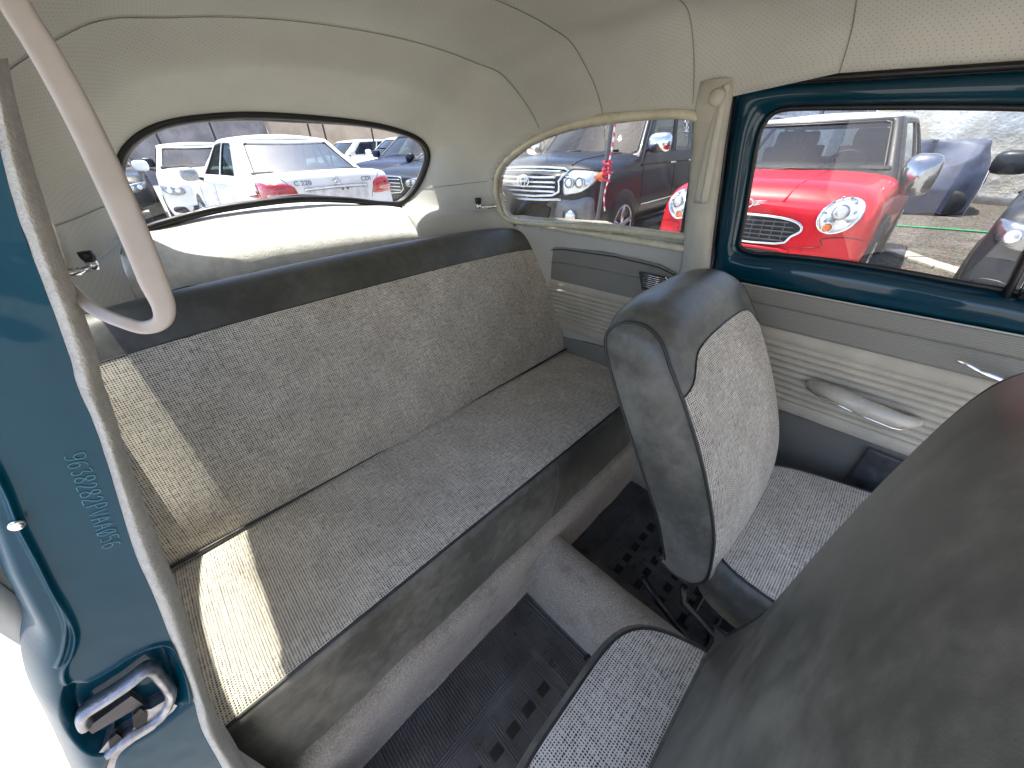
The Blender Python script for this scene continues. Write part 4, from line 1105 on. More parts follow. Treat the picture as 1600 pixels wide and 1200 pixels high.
class Car:
    def __init__(s, name, loc, psi, paint, st, gh, roofmat=None, glass=DGLASS, **k):
        """st: stations (x, w, zb, zs, zt) from front to rear; gh: greenhouse dict; x measured from the middle of the car, +x forward"""
        s.root = empty(name, loc, psi, **k); s.p = s.root
        rings_ = []
        for (x, w_, zb, zs, zt) in st:
            h = sect(w_, zb, zs, zt); rings_.append([(x, a, b) for a, b in h] + [(x, -a, b) for a, b in h[-2::-1]])
        A_ = np.array(rings_)
        B_ = np.array([catmull(r, 3) for r in A_]); B_ = np.array([catmull(B_[:, j], 3) for j in range(B_.shape[1])]).transpose(1, 0, 2)
        nu_, nv_ = B_.shape[:2]
        fs = [(i * nv_ + j, i * nv_ + j + 1, (i + 1) * nv_ + j + 1, (i + 1) * nv_ + j) for i in range(nu_ - 1) for j in range(nv_ - 1)]
        fs += [tuple(range(nv_)), tuple((nu_ - 1) * nv_ + j for j in range(nv_ - 1, -1, -1))]
        s.body = obj('body', B_.reshape(-1, 3), fs, paint, s.p, sharp=60)
        s.bvh = BVHTree.FromPolygons([Vector(v) for v in B_.reshape(-1, 3)], fs)
        s.gh = gh; s.paint = paint
        # greenhouse
        def face(side, a, t, off_=0.0):
            tt = t; g = s.gh
            xf = g['fb'] + (g['fr'] - g['fb']) * tt; xr_ = g['rb'] + (g['rr'] - g['rb']) * tt; w_ = g['wb'] + (g['wr'] - g['wb']) * tt
            fc = g.get('fc', .14); rc = g.get('rc', .10)
            if side == 'front': x = xf - fc * a * a; y = a * w_; n_ = Vector((1, 0, .6))
            elif side == 'rear': x = xr_ + rc * a * a; y = a * w_; n_ = Vector((-1, 0, .6))
            else:
                u_ = (a + 1) / 2; x = (xf - fc) + ((xr_ + rc) - (xf - fc)) * u_; y = w_ * (1 if side == 'left' else -1) * (1 + .03 * math.sin(math.pi * u_)); n_ = Vector((0, 1 if side == 'left' else -1, .3))
            um = (x - (g['fr'])) / ((g['rr']) - (g['fr'])) * 2 - 1
            zr_ = g['zr'] - g.get('arc', .03) * min(1.6, um * um)
            z = g['zb'] + g.get('zslope', 0) * (x) + (zr_ - g['zb']) * (1 - (1 - tt) ** 1.15)
            return Vector((x, y, z)) + n_.normalized() * off_
        s.face = face
        F = MB()
        def rect(side, a0, a1, t0, t1, n1, n2, mb, off_=0, hole=None, rc=0):
            vs = []; 
            for i in range(n1 + 1):
                for j in range(n2 + 1):
                    a = a0 + (a1 - a0) * i / n1; t = t0 + (t1 - t0) * j / n2; vs.append(face(side, a, t, off_))
            fs_ = []
            for i in range(n1):
                for j in range(n2):
                    a = a0 + (a1 - a0) * (i + .5) / n1; t = t0 + (t1 - t0) * (j + .5) / n2
                    if hole and any(h[0] < a < h[1] and h[2] < t < h[3] for h in hole): continue
                    fs_.append((i * (n2 + 1) + j, (i + 1) * (n2 + 1) + j, (i + 1) * (n2 + 1) + j + 1, i * (n2 + 1) + j + 1))
            mb.add(vs, fs_)
        hf = [gh.get('hf', (-.90, .90, .07, .90))]; hr = [gh.get('hr', (-.85, .85, .12, .88))]; hs = gh.get('hs', [(-.80, -.10, .06, .86), (-.04, .55, .06, .86), (.60, .85, .06, .78)])
        for sd, hole in (('front', hf), ('rear', hr), ('left', hs), ('right', hs)): rect(sd, -1, 1, -.15, 1, 40, 26, F, 0, hole)
        # roof
        nr = 16; vs = []
        for i in range(nr + 1):
            for j in range(nr + 1):
                a = -1 + 2 * j / nr; u_ = i / nr
                pf = face('front', a, 1); pr_ = face('rear', a, 1); p = pf.lerp(pr_, u_)
                pl = face('left', -1 + 2 * u_, 1); um = u_
                p.z = pl.z + gh.get('crown', .05) * (1 - a * a) * math.sin(math.pi * min(1, max(0, u_ * .94 + .03))) ** .4
                vs.append(p)
        fs_ = [(i * (nr + 1) + j, i * (nr + 1) + j + 1, (i + 1) * (nr + 1) + j + 1, (i + 1) * (nr + 1) + j) for i in range(nr) for j in range(nr)]
        F.build('cabin_frame', gh.get('frame', paint), s.p, mods=[('SOLIDIFY', dict(thickness=.03, offset=-1 if False else 0))], sharp=50)
        obj('roof', vs, fs_, roofmat or paint, s.p, mods=[('SOLIDIFY', dict(thickness=.03, offset=0))])
        for sd, hole in (('front', hf), ('rear', hr), ('left', hs), ('right', hs)):
            for h in hole:
                g_ = MB(); rect(sd, h[0] - .01, h[1] + .01, h[2] - .01, h[3] + .01, 10, 6, g_, .002)
                g_.build('windscreen' if sd == 'front' else ('rear_screen' if sd == 'rear' else 'side_window'), glass if sd != 'front' else gh.get('fglass', glass), s.p)
                # rubber edge
                c_ = [(h[0], h[2]), (h[1], h[2]), (h[1], h[3]), (h[0], h[3])]; pts = []
                for q in range(4):
                    a_, b_ = c_[q], c_[(q + 1) % 4]
                    for t in np.linspace(.04, .96, 8): pts.append(face(sd, a_[0] + (b_[0] - a_[0]) * t, a_[1] + (b_[1] - a_[1]) * t, .006))
                v, f = tube(pts, .011, 5, closed=True); obj('window_rubber', v, f, BLACKP, s.p)
        # dark inner tub and seats
        g = gh; m = MB(); m.box(((g['fb'] + g['rb']) / 2, 0, g['zb'] + .06), (abs(g['fb'] - g['rb']) * .90, g['wb'] * 1.84, .05))
        if gh.get('seats', True):
            for xx in (g['fb'] - 1.25, g['fb'] - 2.1):
                for yy in (-.38, .38):
                    m.box((xx, yy, g['zb'] + .06), (.14, .46, .34)); m.tube([(xx - .03, yy - .13, g['zb'] + .30), (xx - .03, yy + .13, g['zb'] + .30)], .085, 10, r2=.10)
        m.build('seats', SEATD, s.p, mods=[('BEVEL', dict(width=.03, segments=2))], sharp=40)
    def ray(s, proj, a, b, off_=.004):
        if proj == 'front': o_, d_ = Vector((6, a, b)), Vector((-1, 0, 0))
        elif proj == 'rear': o_, d_ = Vector((-6, a, b)), Vector((1, 0, 0))
        elif proj == 'left': o_, d_ = Vector((a, 4, b)), Vector((0, -1, 0))
        elif proj == 'right': o_, d_ = Vector((a, -4, b)), Vector((0, 1, 0))
        else: o_, d_ = Vector((a, b, 5)), Vector((0, 0, -1))
        h = s.bvh.ray_cast(o_, d_)
        if h[0] is None: return None
        n_ = h[1] if h[1].dot(d_) < 0 else -h[1]
        return h[0] + n_ * off_
    def decal(s, name, proj, outline, mat, off_=.004, bulge=0.0, smooth=3, parent=None, rim=None, rimr=.01):
        P_ = catmull([(*q, 0) for q in outline], smooth, closed=True)[:, :2] if smooth else np.array(outline, float)
        c = P_.mean(0); vs = []; n = len(P_); rads = [1.0, .96, .75, .45, .15]
        for r in rads:
            for q in P_:
                a, b = c + (q - c) * r; p = s.ray(proj, a, b, off_ + bulge * (1 - r * r) if r < 1 else -.004)
                if p is None: p = s.ray(proj, *(c + (q - c) * r * .9), off_) or Vector((0, 0, 0))
                vs.append(p)
        fs = [(i * n + k, i * n + (k + 1) % n, (i + 1) * n + (k + 1) % n, (i + 1) * n + k) for i in range(len(rads) - 1) for k in range(n)]
        fs.append(tuple((len(rads) - 1) * n + k for k in range(n)))
        o = obj(name, vs, fs, mat, parent or s.p)
        if rim:
            v, f = tube([s.ray(proj, *(c + (q - c) * .97), off_ + .004) or vs[k] for k, q in enumerate(P_)], rimr, 6, closed=True); obj('lamp_rim' if 'lamp' in name or 'light' in name else 'trim_rim', v, f, rim, parent or s.p)
        return o
    def line(s, name, proj, pts, r, mat, off_=.004, parent=None, closed=False, smooth=4, r2=None):
        P_ = catmull([(*q, 0) for q in pts], smooth, closed=closed)[:, :2] if smooth else pts
        q = [s.ray(proj, a, b, off_) for a, b in P_]; q = [x for x in q if x is not None]
        v, f = tube(q, r, 6, closed=closed, r2=r2); return obj(name, v, f, mat, parent or s.p)
    def wheels(s, xs_, w_, r, spokes=5, rimc=RIM, arch=None):
        for x in xs_:
            for sd in (1, -1):
                s.decal('wheel_arch', 'left' if sd > 0 else 'right', [(x + r * 1.16 * math.cos(t), max(.12, r + r * 1.16 * math.sin(t))) for t in np.linspace(0, 2 * math.pi, 20, endpoint=False)], arch or BLACKP, .005, smooth=0)
                wl = empty('wheel', (x, sd * (w_ - .10), r)); wl.parent = s.p
                prof_ = [(-.11, .60), (-.115, .80), (-.10, .95), (-.05, 1.0), (.05, 1.0), (.10, .95), (.115, .80), (.11, .66)]
                vs = []; n = 32
                for a, rr_ in prof_:
                    for k in range(n): t = 2 * math.pi * k / n; vs.append((rr_ * r * math.cos(t), a * sd, rr_ * r * math.sin(t)))
                fs = [(i * n + k, i * n + (k + 1) % n, (i + 1) * n + (k + 1) % n, (i + 1) * n + k) for i in range(len(prof_) - 1) for k in range(n)]
                obj('tyre', vs, fs, TYRE, wl)
                v, f = disc((0, sd * .055, 0), (0, sd, 0), r * .66, .012, 28); obj('rim_well', v, f, BLACKP, wl)
                m = MB(); v, f = tube([(r * .66 * math.cos(t), sd * .105, r * .66 * math.sin(t)) for t in np.linspace(0, 2 * math.pi, 28, endpoint=False)], .012, 6, closed=True); m.add(v, f)
                for k in range(spokes):
                    t = 2 * math.pi * k / spokes + .3
                    m.tube([(0, sd * .095, 0), (r * .35 * math.cos(t), sd * .09, r * .35 * math.sin(t)), (r * .64 * math.cos(t), sd * .10, r * .64 * math.sin(t))], [.045, .032, .045], 6, r2=.02, up=(0, 1, 0))
                v, f = disc((0, sd * .085, 0), (0, sd, 0), r * .16, .03, 16); m.add(v, f)
                m.build('rim', rimc, wl)
    def mirror(s, x, y, z, mat, sc=1.0, hh=.095, ww=.125):
        for sd in (1, -1):
            m = empty('wing_mirror', (x, sd * y, z)); m.parent = s.p
            vs, fs = [], []; n = 14
            for i in range(9):
                t = math.pi * i / 8
                for k in range(n):
                    p = 2 * math.pi * k / n
                    c_, s_ = math.cos(p), math.sin(p); e = .6
                    vs.append((.085 * sc * math.cos(t), ww * sc * math.copysign(abs(c_) ** e, c_) * math.sin(t) ** .6, hh * sc * math.copysign(abs(s_) ** e, s_) * math.sin(t) ** .6))
            for i in range(8):
                for k in range(n): fs.append((i * n + k, i * n + (k + 1) % n, (i + 1) * n + (k + 1) % n, (i + 1) * n + k))
            obj('mirror_shell', vs, fs, mat, m)
            v, f = tube([(0, -sd * .10, -.05), (-.01, -sd * .20, -.09)], .025, 8); obj('mirror_arm', v, f, BLACKP, m)
    def handles(s, xs_, z, w_, mat=CHROME):
        for x in xs_:
            for sd in ('left', 'right'):
                s.line('door_handle', sd, [(x - .09, z), (x - .04, z + .004), (x + .04, z + .004), (x + .09, z)], .013, mat, .022)
def nose(L2, w_, d_, zb, zs, zt, zsn, ztn, n_=5, rear=False):
    """stations rounding the front (or rear) in plan: from the middle of the bumper to full width"""
    out = []
    for k in (0.03, .35, .62, .82, .94):
        dx = d_ * (1 - math.sqrt(1 - k * k)); out.append((L2 - dx, w_ * k ** .9, zb + .03 * (1 - k), zsn + (zs - zsn) * k * .3, ztn + (zt - ztn) * k * .15))
    return out
def lab(l, c='car', g='cars parked in the lot'): return dict(label=l, cat=c, group=g)
def place(fx, fy, psi, L, front=True):
    """centre of a car whose front (or rear) end stands at (fx, fy)"""
    s_ = -1 if front else 1; x = fx + s_ * L / 2 * math.cos(psi); y = fy + s_ * L / 2 * math.sin(psi); return x, y
def three_star(c, r, plane, mat, parent, tilt=Vector((0, 0, 0))):
    """ring with a three-pointed star"""
    a_, b_ = plane; n = 24; m = MB()
    m.tube([c + a_ * r * math.cos(t) + b_ * r * math.sin(t) for t in np.linspace(0, 2 * math.pi, n, endpoint=False)], r * .11, 6, closed=True)
    for k in range(3):
        t = math.pi / 2 + 2 * math.pi * k / 3; m.tube([c, c + (a_ * math.cos(t) + b_ * math.sin(t)) * r], [r * .17, r * .04], 6)
    return m.build('emblem', mat, parent)

# ---- black four-wheel drive (beside the red car, seen through the quarter window)
psi = R(274.5); L = 4.95; x, y = place(-3.70, 3.90, psi, L)
W_ = .97; H2 = L / 2
st = nose(H2, W_, .22, .42, 1.02, 1.12, .98, 1.08) + [(H2 - .30, .955, .40, 1.06, 1.20), (H2 - .9, .965, .38, 1.10, 1.26), (H2 - 1.35, .97, .38, 1.14, 1.28), (0, .975, .38, 1.17, 1.22), (-1.5, .975, .38, 1.18, 1.22), (-H2 + .2, .96, .40, 1.17, 1.22), (-H2 + .03, .90, .45, 1.12, 1.15), (-H2, .6, .5, 1.0, 1.05)]
c = Car('off_road_vehicle', (x, y, -.245), psi, BLACKC, st, dict(fb=H2 - 1.30, fr=H2 - 1.95, rb=-H2 + .12, rr=-H2 + .35, wb=.90, wr=.70, zb=1.20, zr=1.84, arc=.03, hs=[(-.90, -.38, .06, .88), (-.33, .22, .06, .88), (.28, .86, .06, .88)]),
        glass=DGLASS, **lab('black four-wheel drive with chrome grille, behind the pole with red and white rope', 'off-road vehicle'))
c.decal('grille_panel', 'front', [(-.44, .84), (.44, .84), (.52, 1.0), (.50, 1.12), (-.50, 1.12), (-.52, 1.0)], BLACKP, .006, smooth=3, rim=CHROME, rimr=.018)
for k in range(5):
    z = .885 + k * .05; c.line('grille_bar', 'front', [(-.46, z), (-.2, z), (.2, z), (.46, z)], .014, CHROME, .016)
e_ = c.ray('front', 0, .995, .04); m = MB()
for rx, rz, dz in ((.095, .065, 0), (.035, .063, 0), (.07, .022, .022)): m.tube([e_ + Vector((.01, rx * math.cos(t), dz + rz * math.sin(t))) for t in np.linspace(0, 2 * math.pi, 20, endpoint=False)], .009, 6, closed=True)
m.build('emblem', CHROME, c.p)
c.line('bumper_chrome_strip', 'front', [(-.55, .80), (-.2, .785), (.2, .785), (.55, .80)], .018, CHROME, .012)
for sg_ in (1, -1):
    hl = c.decal('headlight', 'front', [(sg_ * .56, .86), (sg_ * .56, 1.09), (sg_ * .70, 1.115), (sg_ * .86, 1.10), (sg_ * .925, 1.07), (sg_ * .90, .96), (sg_ * .80, .88), (sg_ * .66, .85)], LENS, .010, .02, rim=BLACKP, rimr=.008)
    for yy, r_ in ((.655, .062), (.775, .062)):
        p = c.ray('front', sg_ * yy, .985, .03); v, f = disc(p, (1, sg_ * .15, 0), r_, .02, 18); obj('headlight_bowl', v, f, LENSD, hl)
        v, f = disc(p + Vector((.016, 0, 0)), (1, sg_ * .15, 0), r_ * .6, .02, 16); obj('headlight_lens', v, f, LENS, hl)
        v, f = tube([p + Vector((.024, r_ * math.cos(t), r_ * math.sin(t))) for t in np.linspace(0, 2 * math.pi, 18, endpoint=False)], .005, 5, closed=True); obj('bowl_ring', v, f, CHROME, hl)
    c.decal('indicator', 'left' if sg_ > 0 else 'right', [(H2 - .18, 1.05), (H2 - .45, 1.10), (H2 - .47, 1.05), (H2 - .28, .99)], ORANGE, .016, .01)
    c.decal('bumper_panel', 'front', [(sg_ * .50, .50), (sg_ * .50, .78), (sg_ * .70, .80), (sg_ * .90, .84), (sg_ * .94, .70), (sg_ * .90, .50)], SILV, .012, .02)
    c.decal('fog_recess', 'front', [(sg_ * .60, .54), (sg_ * .60, .70), (sg_ * .80, .70), (sg_ * .80, .54)], BLACKP, .026, .004)
    p = c.ray('front', sg_ * .70, .62, .065); v, f = disc(p, (1, sg_ * .2, 0), .07, .03, 18); fl = obj('fog_lamp', v, f, CHROME, c.p)
    v, f = disc(p + Vector((.012, 0, 0)), (1, sg_ * .2, 0), .052, .02, 16); obj('fog_lens', v, f, LENS, fl)
c.decal('lower_intake', 'front', [(-.46, .48), (.46, .48), (.42, .72), (-.42, .72)], BLACKP, .010)
c.decal('number_plate', 'front', [(-.26, .60), (.26, .60), (.26, .71), (-.26, .71)], plain("white number plate", (0.6, 0.6, 0.58), 0.4), .035, smooth=0)
for zz in (.50, .53): c.line('intake_bar', 'front', [(-.42, zz), (0, zz), (.42, zz)], .010, SILV, .02)
c.wheels((H2 - .92, -H2 + 1.15), W_, .40)
c.mirror(H2 - 1.55, 1.07, 1.36, CHROME, 1.25)
c.handles((H2 - 2.45, -.75), 1.10, W_)
for sd in ('left', 'right'):
    c.line('door_gap', sd, [(H2 - 1.40, .50), (H2 - 1.42, .8), (H2 - 1.42, 1.14)], .004, BLACKP, .001)
    c.line('door_gap', sd, [(H2 - 2.55, .50), (H2 - 2.57, .8), (H2 - 2.57, 1.14)], .004, BLACKP, .001)
    c.line('chrome_side_moulding', sd, [(H2 - 1.45, .62), (0, .62), (-1.3, .62)], .012, CHROME, .008)
    sy = 1.02 if sd == 'left' else -1.02
    st_ = MB(); st_.box((-.05, sy, .36), (2.0, .18, .05)); st_.build('side_step', DGREY, c.p)
    c.line('window_sill_chrome', sd, [(H2 - 1.5, 1.165), (0, 1.185), (-1.8, 1.19)], .008, CHROME, .004)
for a0, a1 in ((-.75, -.05), (-.02, .62)):
    v, f = tube([c.face('front', a0, .03, .02), c.face('front', (a0 + a1) / 2, .10, .02), c.face('front', a1, .12, .015)], .010, 6); obj('wiper', v, f, BLACKP, c.p)
for yy in (.56, -.56): c.line('bonnet_crease', 'top', [(H2 - .22, yy), (H2 - .7, yy * 1.06), (H2 - 1.25, yy * 1.2)], .012, BLACKC, -.002)
# round white sticker on the second side window
stc = [c.face('left', .0, .5, .012)]; fw = (c.face('left', .05, .5, .012) - c.face('left', -.05, .5, .012)).normalized(); up_ = (c.face('left', 0, .6, .012) - c.face('left', 0, .4, .012)).normalized()
WH = plain("white sticker", (0.8, 0.8, 0.8), 0.5); m = MB(); cc_ = c.face('left', -.05, .55, .010)
for rr_, a0, a1 in ((.085, .3, 2.8), (.085, 3.5, 6.0), (.03, 0, 6.2)): m.tube([cc_ + fw * rr_ * math.cos(t) + up_ * rr_ * math.sin(t) for t in np.linspace(a0, a1, 14)], .008, 4)
m.tube([cc_ + up_ * .05, cc_ - up_ * .12], .008, 4); m.tube([cc_ - up_ * .095 - fw * .10, cc_ - up_ * .095 + fw * .10], .010, 4); m.tube([cc_ - up_ * .15 - fw * .02, cc_ - up_ * .15 + fw * .02], .007, 4)
m.build('window_sticker', WH, c.p)

# ---- red small car with white roof
psi = R(269.5); L = 4.10; x, y = place(-1.06, 3.98, psi, L); H2 = L / 2; W_ = .90
st = nose(H2, W_, .26, .30, .88, .98, .80, .90) + [(H2 - .34, .885, .28, .90, 1.03), (H2 - .75, .895, .28, .96, 1.08), (H2 - 1.05, .90, .28, .99, 1.10), (0, .90, .28, 1.02, 1.06), (-1.2, .90, .28, 1.04, 1.08), (-H2 + .15, .87, .32, 1.03, 1.07), (-H2 + .02, .78, .4, .95, 1.0), (-H2, .5, .5, .9, .92)]
c = Car('small_car', (x, y, -.245), psi, REDC, st, dict(fb=H2 - .98, fr=H2 - 1.62, rb=-H2 + .15, rr=-H2 + .42, wb=.82, wr=.62, zb=1.05, zr=1.53, arc=.02, crown=.05, frame=BLACKP, hf=(-.88, .88, .06, .90), hs=[(-.86, -.12, .06, .86), (-.06, .50, .06, .86), (.55, .90, .06, .86)]),
        roofmat=ROOFW, glass=LGLASS, **lab('bright red small car with silvery white roof and round headlights'))
DK = plain("dark grille mesh", (0.012, 0.012, 0.013), 0.5)
c.decal('grille_panel', 'front', [(-.40, .78), (-.46, .72), (-.40, .66), (-.30, .59), (.30, .59), (.40, .66), (.46, .72), (.40, .78), (.2, .81), (-.2, .81)], DK, .006, rim=CHROME, rimr=.012)
for k in range(5):
    z = .625 + k * .036; hw_ = .30 + .10 * math.sin(math.pi * (k + .8) / 5.6); c.line('grille_bar', 'front', [(-hw_, z), (0, z), (hw_, z)], .0065, GREYP, .014)
for yy in np.linspace(-.32, .32, 9): c.line('grille_bar', 'front', [(yy, .62), (yy, .70), (yy, .78)], .005, GREYP, .013)
c.decal('lower_intake', 'front', [(-.34, .48), (.34, .48), (.40, .515), (.34, .55), (-.34, .55), (-.40, .515)], DK, .008, rim=REDC, rimr=.014)
for zz in (.50, .515, .53): c.line('intake_bar', 'front', [(-.32, zz), (0, zz), (.32, zz)], .004, GREYP, .012)
for sg_ in (1, -1):
    ol = [(sg_ * (.645 + .125 * math.cos(t) * (1 + .08 * math.sin(t))), .825 + .115 * math.sin(t) + .02 * math.cos(t)) for t in np.linspace(0, 2 * math.pi, 14, endpoint=False)]
    hl = c.decal('headlight', 'front', ol, LENS, .012, .035, rim=CHROME, rimr=.012)
    p = c.ray('front', sg_ * .635, .85, .045); v, f = disc(p, (1, sg_ * .35, .1), .058, .016, 20); obj('headlight_bowl', v, f, LENSD, hl)
    v, f = disc(p + Vector((.012, 0, 0)), (1, sg_ * .35, .1), .045, .016, 18); obj('headlight_lens', v, f, plain("pale lens", (.6, .62, .62), .1, .3, coat=1), hl)
    for q in range(10):
        t = 2 * math.pi * q / 10; pp = c.ray('front', sg_ * .635 + .085 * math.cos(t), .85 + .085 * math.sin(t), .035)
        if q not in (7, 8): v, f = disc(pp, (1, sg_ * .35, .1), .010, .008, 8); obj('reflector_facet', v, f, LENSD, hl)
    p2_ = c.ray('front', sg_ * .60, .755, .036); v, f = disc(p2_, (1, sg_ * .35, 0), .032, .014, 14); obj('indicator_lamp', v, f, ORANGE, hl)
    v, f = tube([p2_ + Vector((.014, .036 * math.cos(t), .036 * math.sin(t))) for t in np.linspace(0, 2 * math.pi, 14, endpoint=False)], .005, 5, closed=True); obj('lamp_ring', v, f, CHROME, hl)
    sd = 'left' if sg_ > 0 else 'right'
    c.line('fender_moulding', sd, [(H2 - .40, .34), (H2 - .45, .60), (H2 - .80, .76), (H2 - 1.12, .60), (H2 - 1.18, .34)], .030, BLACKP, .004)
    c.decal('sill_cladding', sd, [(H2 - 1.15, .29), (-H2 + .9, .29), (-H2 + .9, .42), (H2 - 1.15, .42)], GREYP, .012, smooth=0)
    c.decal('door_panel', sd, [(H2 - 1.18, .46), (H2 - 2.2, .46), (H2 - 2.24, .96), (H2 - 1.15, .93)], REDC, .002, smooth=0)
p = c.ray('front', 0, .90, .02); m = MB(); m.tube([p + Vector((.004, .040 * math.cos(t), .032 * math.sin(t))) for t in np.linspace(0, 2 * math.pi, 18, endpoint=False)], .007, 6, closed=True)
for sg_ in (1, -1):
    for dz, ln in ((.016, .135), (0, .12), (-.014, .095)): m.tube([p + Vector((.002, sg_ * .044, dz)), p + Vector((-.006, sg_ * ln, dz + .008))], [.008, .003], 5)
m.build('emblem', CHROME, c.p)
for yy in (.22, -.22): c.line('bonnet_crease', 'top', [(H2 - .16, yy), (H2 - .5, yy * 1.3), (H2 - .92, yy * 1.5)], .010, REDC, -.002)
c.line('bonnet_gap', 'front', [(-.86, .66), (-.75, .68), (-.6, .66), (-.52, .58), (.52, .58), (.6, .66), (.75, .68), (.86, .66)], .004, BLACKP, .0)
c.wheels((H2 - .78, -H2 + .78), W_, .33)
c.mirror(H2 - 1.25, .95, 1.06, plain('dark chrome mirror', (.35,.36,.38), .12, .9), 1.3, hh=.13, ww=.10)
c.handles((H2 - 1.95,), .90, W_)
v, f = tube([c.face('front', -.55, .02, .02), c.face('front', 0, .10, .02), c.face('front', .45, .06, .02)], .009, 6); obj('wiper', v, f, BLACKP, c.p)
v, f = tube([c.face('front', -.80, .02, .02), c.face('front', -.5, .10, .02), c.face('front', -.2, .04, .02)], .009, 6); obj('wiper', v, f, BLACKP, c.p)
v, f = tube([c.face('front', a, .985, -.005) for a in np.linspace(-1, 1, 15)], .045, 8, r2=.03); obj('roof_edge', v, f, ROOFW, c.p)
for sg_ in (1, -1):
    v, f = tube([c.face('left' if sg_ > 0 else 'right', a, .985, -.01) for a in np.linspace(-1, 1, 15)], .04, 8, r2=.03); obj('roof_edge', v, f, ROOFW, c.p)
    pts = [c.face('left' if sg_ > 0 else 'right', a, 1, 0) + Vector((0, -sg_ * .05, .05 + (.02 if abs(a) < .7 else -.01))) for a in np.linspace(-.8, .8, 9)]; v, f = tube(pts, .012, 6); obj('roof_rail', v, f, ALU, c.p)
v, f = tube([(H2 - 1.35 + .03 * math.sin(t), .38 + .17 * math.cos(t), 1.10 + .15 * math.sin(t)) for t in np.linspace(0, 2 * math.pi, 20, endpoint=False)], .013, 6, closed=True); obj('steering_wheel', v, f, BLACKP, c.p)

# ---- white saloon seen from behind, through the rear window
psi = R(182.5); L = 4.58; x, y = place(-5.45, 2.17, psi, L, front=False); H2 = L / 2; W_ = .885
rearst = [(-H2 + 2.0, .885, .28, .92, .97), (-H2 + 1.0, .885, .28, .93, 1.00), (-H2 + .55, .88, .28, .95, 1.035), (-H2 + .25, .87, .30, .96, 1.05)]
rn = [( -H2 + .10, .83, .30, .95, 1.045), (-H2 + .035, .74, .31, .90, 1.01), (-H2 + .01, .55, .32, .88, .98), (-H2, .30, .33, .86, .95), (-H2, .03, .34, .85, .94)]
st = nose(H2, W_, .30, .28, .70, .85, .62, .78) + [(H2 - .40, .87, .26, .80, .92), (H2 - 1.0, .88, .26, .88, .98), (H2 - 1.4, .885, .26, .90, .98), (0, .885, .26, .92, .96)] + rearst[1:] + rn
WG = m_glass("greenish saloon glass", (0.34, 0.42, 0.385), -1.3)
c = Car('saloon_car', (x, y, -.115), psi, WHITEP, st, dict(fb=H2 - 1.25, fr=H2 - 2.05, rb=-H2 + .62, rr=-H2 + 1.27, wb=.80, wr=.60, zb=.96, zr=1.43, arc=.045, crown=.045, seats=False, hr=(-.90, .90, .10, .93), hs=[(-.78, .02, .05, .86), (.07, .62, .05, .86)]), glass=WG,
        **lab('white saloon parked tail first with red rear lamps, in the middle of the rear window'))
for sg_ in (1, -1):
    tl = c.decal('rear_light', 'rear', [(sg_ * .50, .80), (sg_ * .56, .92), (sg_ * .84, .94), (sg_ * .865, .86), (sg_ * .86, .76), (sg_ * .52, .745)], REDL, .008, .014)
    c.decal('rear_light_wrap', 'left' if sg_ > 0 else 'right', [(-H2 + .06, .75), (-H2 + .07, .93), (-H2 + .34, .95), (-H2 + .30, .86), (-H2 + .20, .76)], REDL, .008, .006)
    c.decal('reversing_lamp', 'rear', [(sg_ * .60, .79), (sg_ * .62, .825), (sg_ * .80, .83), (sg_ * .80, .79)], plain("pink lamp band", (.55, .25, .25), .2, coat=1), .022, .004, parent=tl)
    c.line('boot_gap', 'rear', [(sg_ * .46, .70), (sg_ * .50, .80), (sg_ * .60, .94), (sg_ * .66, 1.0)], .004, GREYP, .001)
c.decal('plate_recess', 'rear', [(-.36, .66), (-.42, .80), (-.38, .845), (.38, .845), (.42, .80), (.36, .66)], plain("white recess", (.66, .66, .65), .35, coat=.5), .004, -.0, smooth=2)
c.line('chrome_boot_strip', 'rear', [(-.42, .855), (-.2, .862), (.2, .862), (.42, .855)], .014, CHROME, .012)
for yy in (-.06, -.13): 
    p = c.ray('rear', yy, .83, .012); v, f = disc(p, (-1, 0, 0), .014, .008, 10); obj('plate_lamp', v, f, GREYP, c.p)
pe = c.ray('rear', 0, .935, .018); three_star(pe + Vector((-.006, 0, 0)), .045, (Vector((0, -1, 0)), Vector((0, 0, 1))), CHROME, c.p)
TX = plain("grey badge letters", (.20, .20, .21), .25, .6)
for tx, yy in (("C 220", .42), ("CDI", -.42)):
    p = c.ray('rear', yy, .925, .010); text_mesh('badge_text', tx, TX, c.p, .075, p, (0, -1, 0), (.25, 0, 1), .002, sx=1.15)
c.mirror(H2 - 1.62, 1.0, 1.00, plain("grey mirror", (.30, .31, .32), .3, coat=.6), 1.0)
c.wheels((H2 - .82, -H2 + 1.05), W_, .32, 7)
for sd in ('left', 'right'):
    for xx in (H2 - 1.25, 0.02): c.line('door_gap', sd, [(xx, .34), (xx - .02, .6), (xx - .02, .90)], .004, GREYP, .001)
    c.line('sill_strip', sd, [(H2 - 1.2, .33), (0, .33), (-H2 + 1.4, .33)], .010, GREYP, .004)
c.handles((.15, -.85), .84, W_, WHITEP)

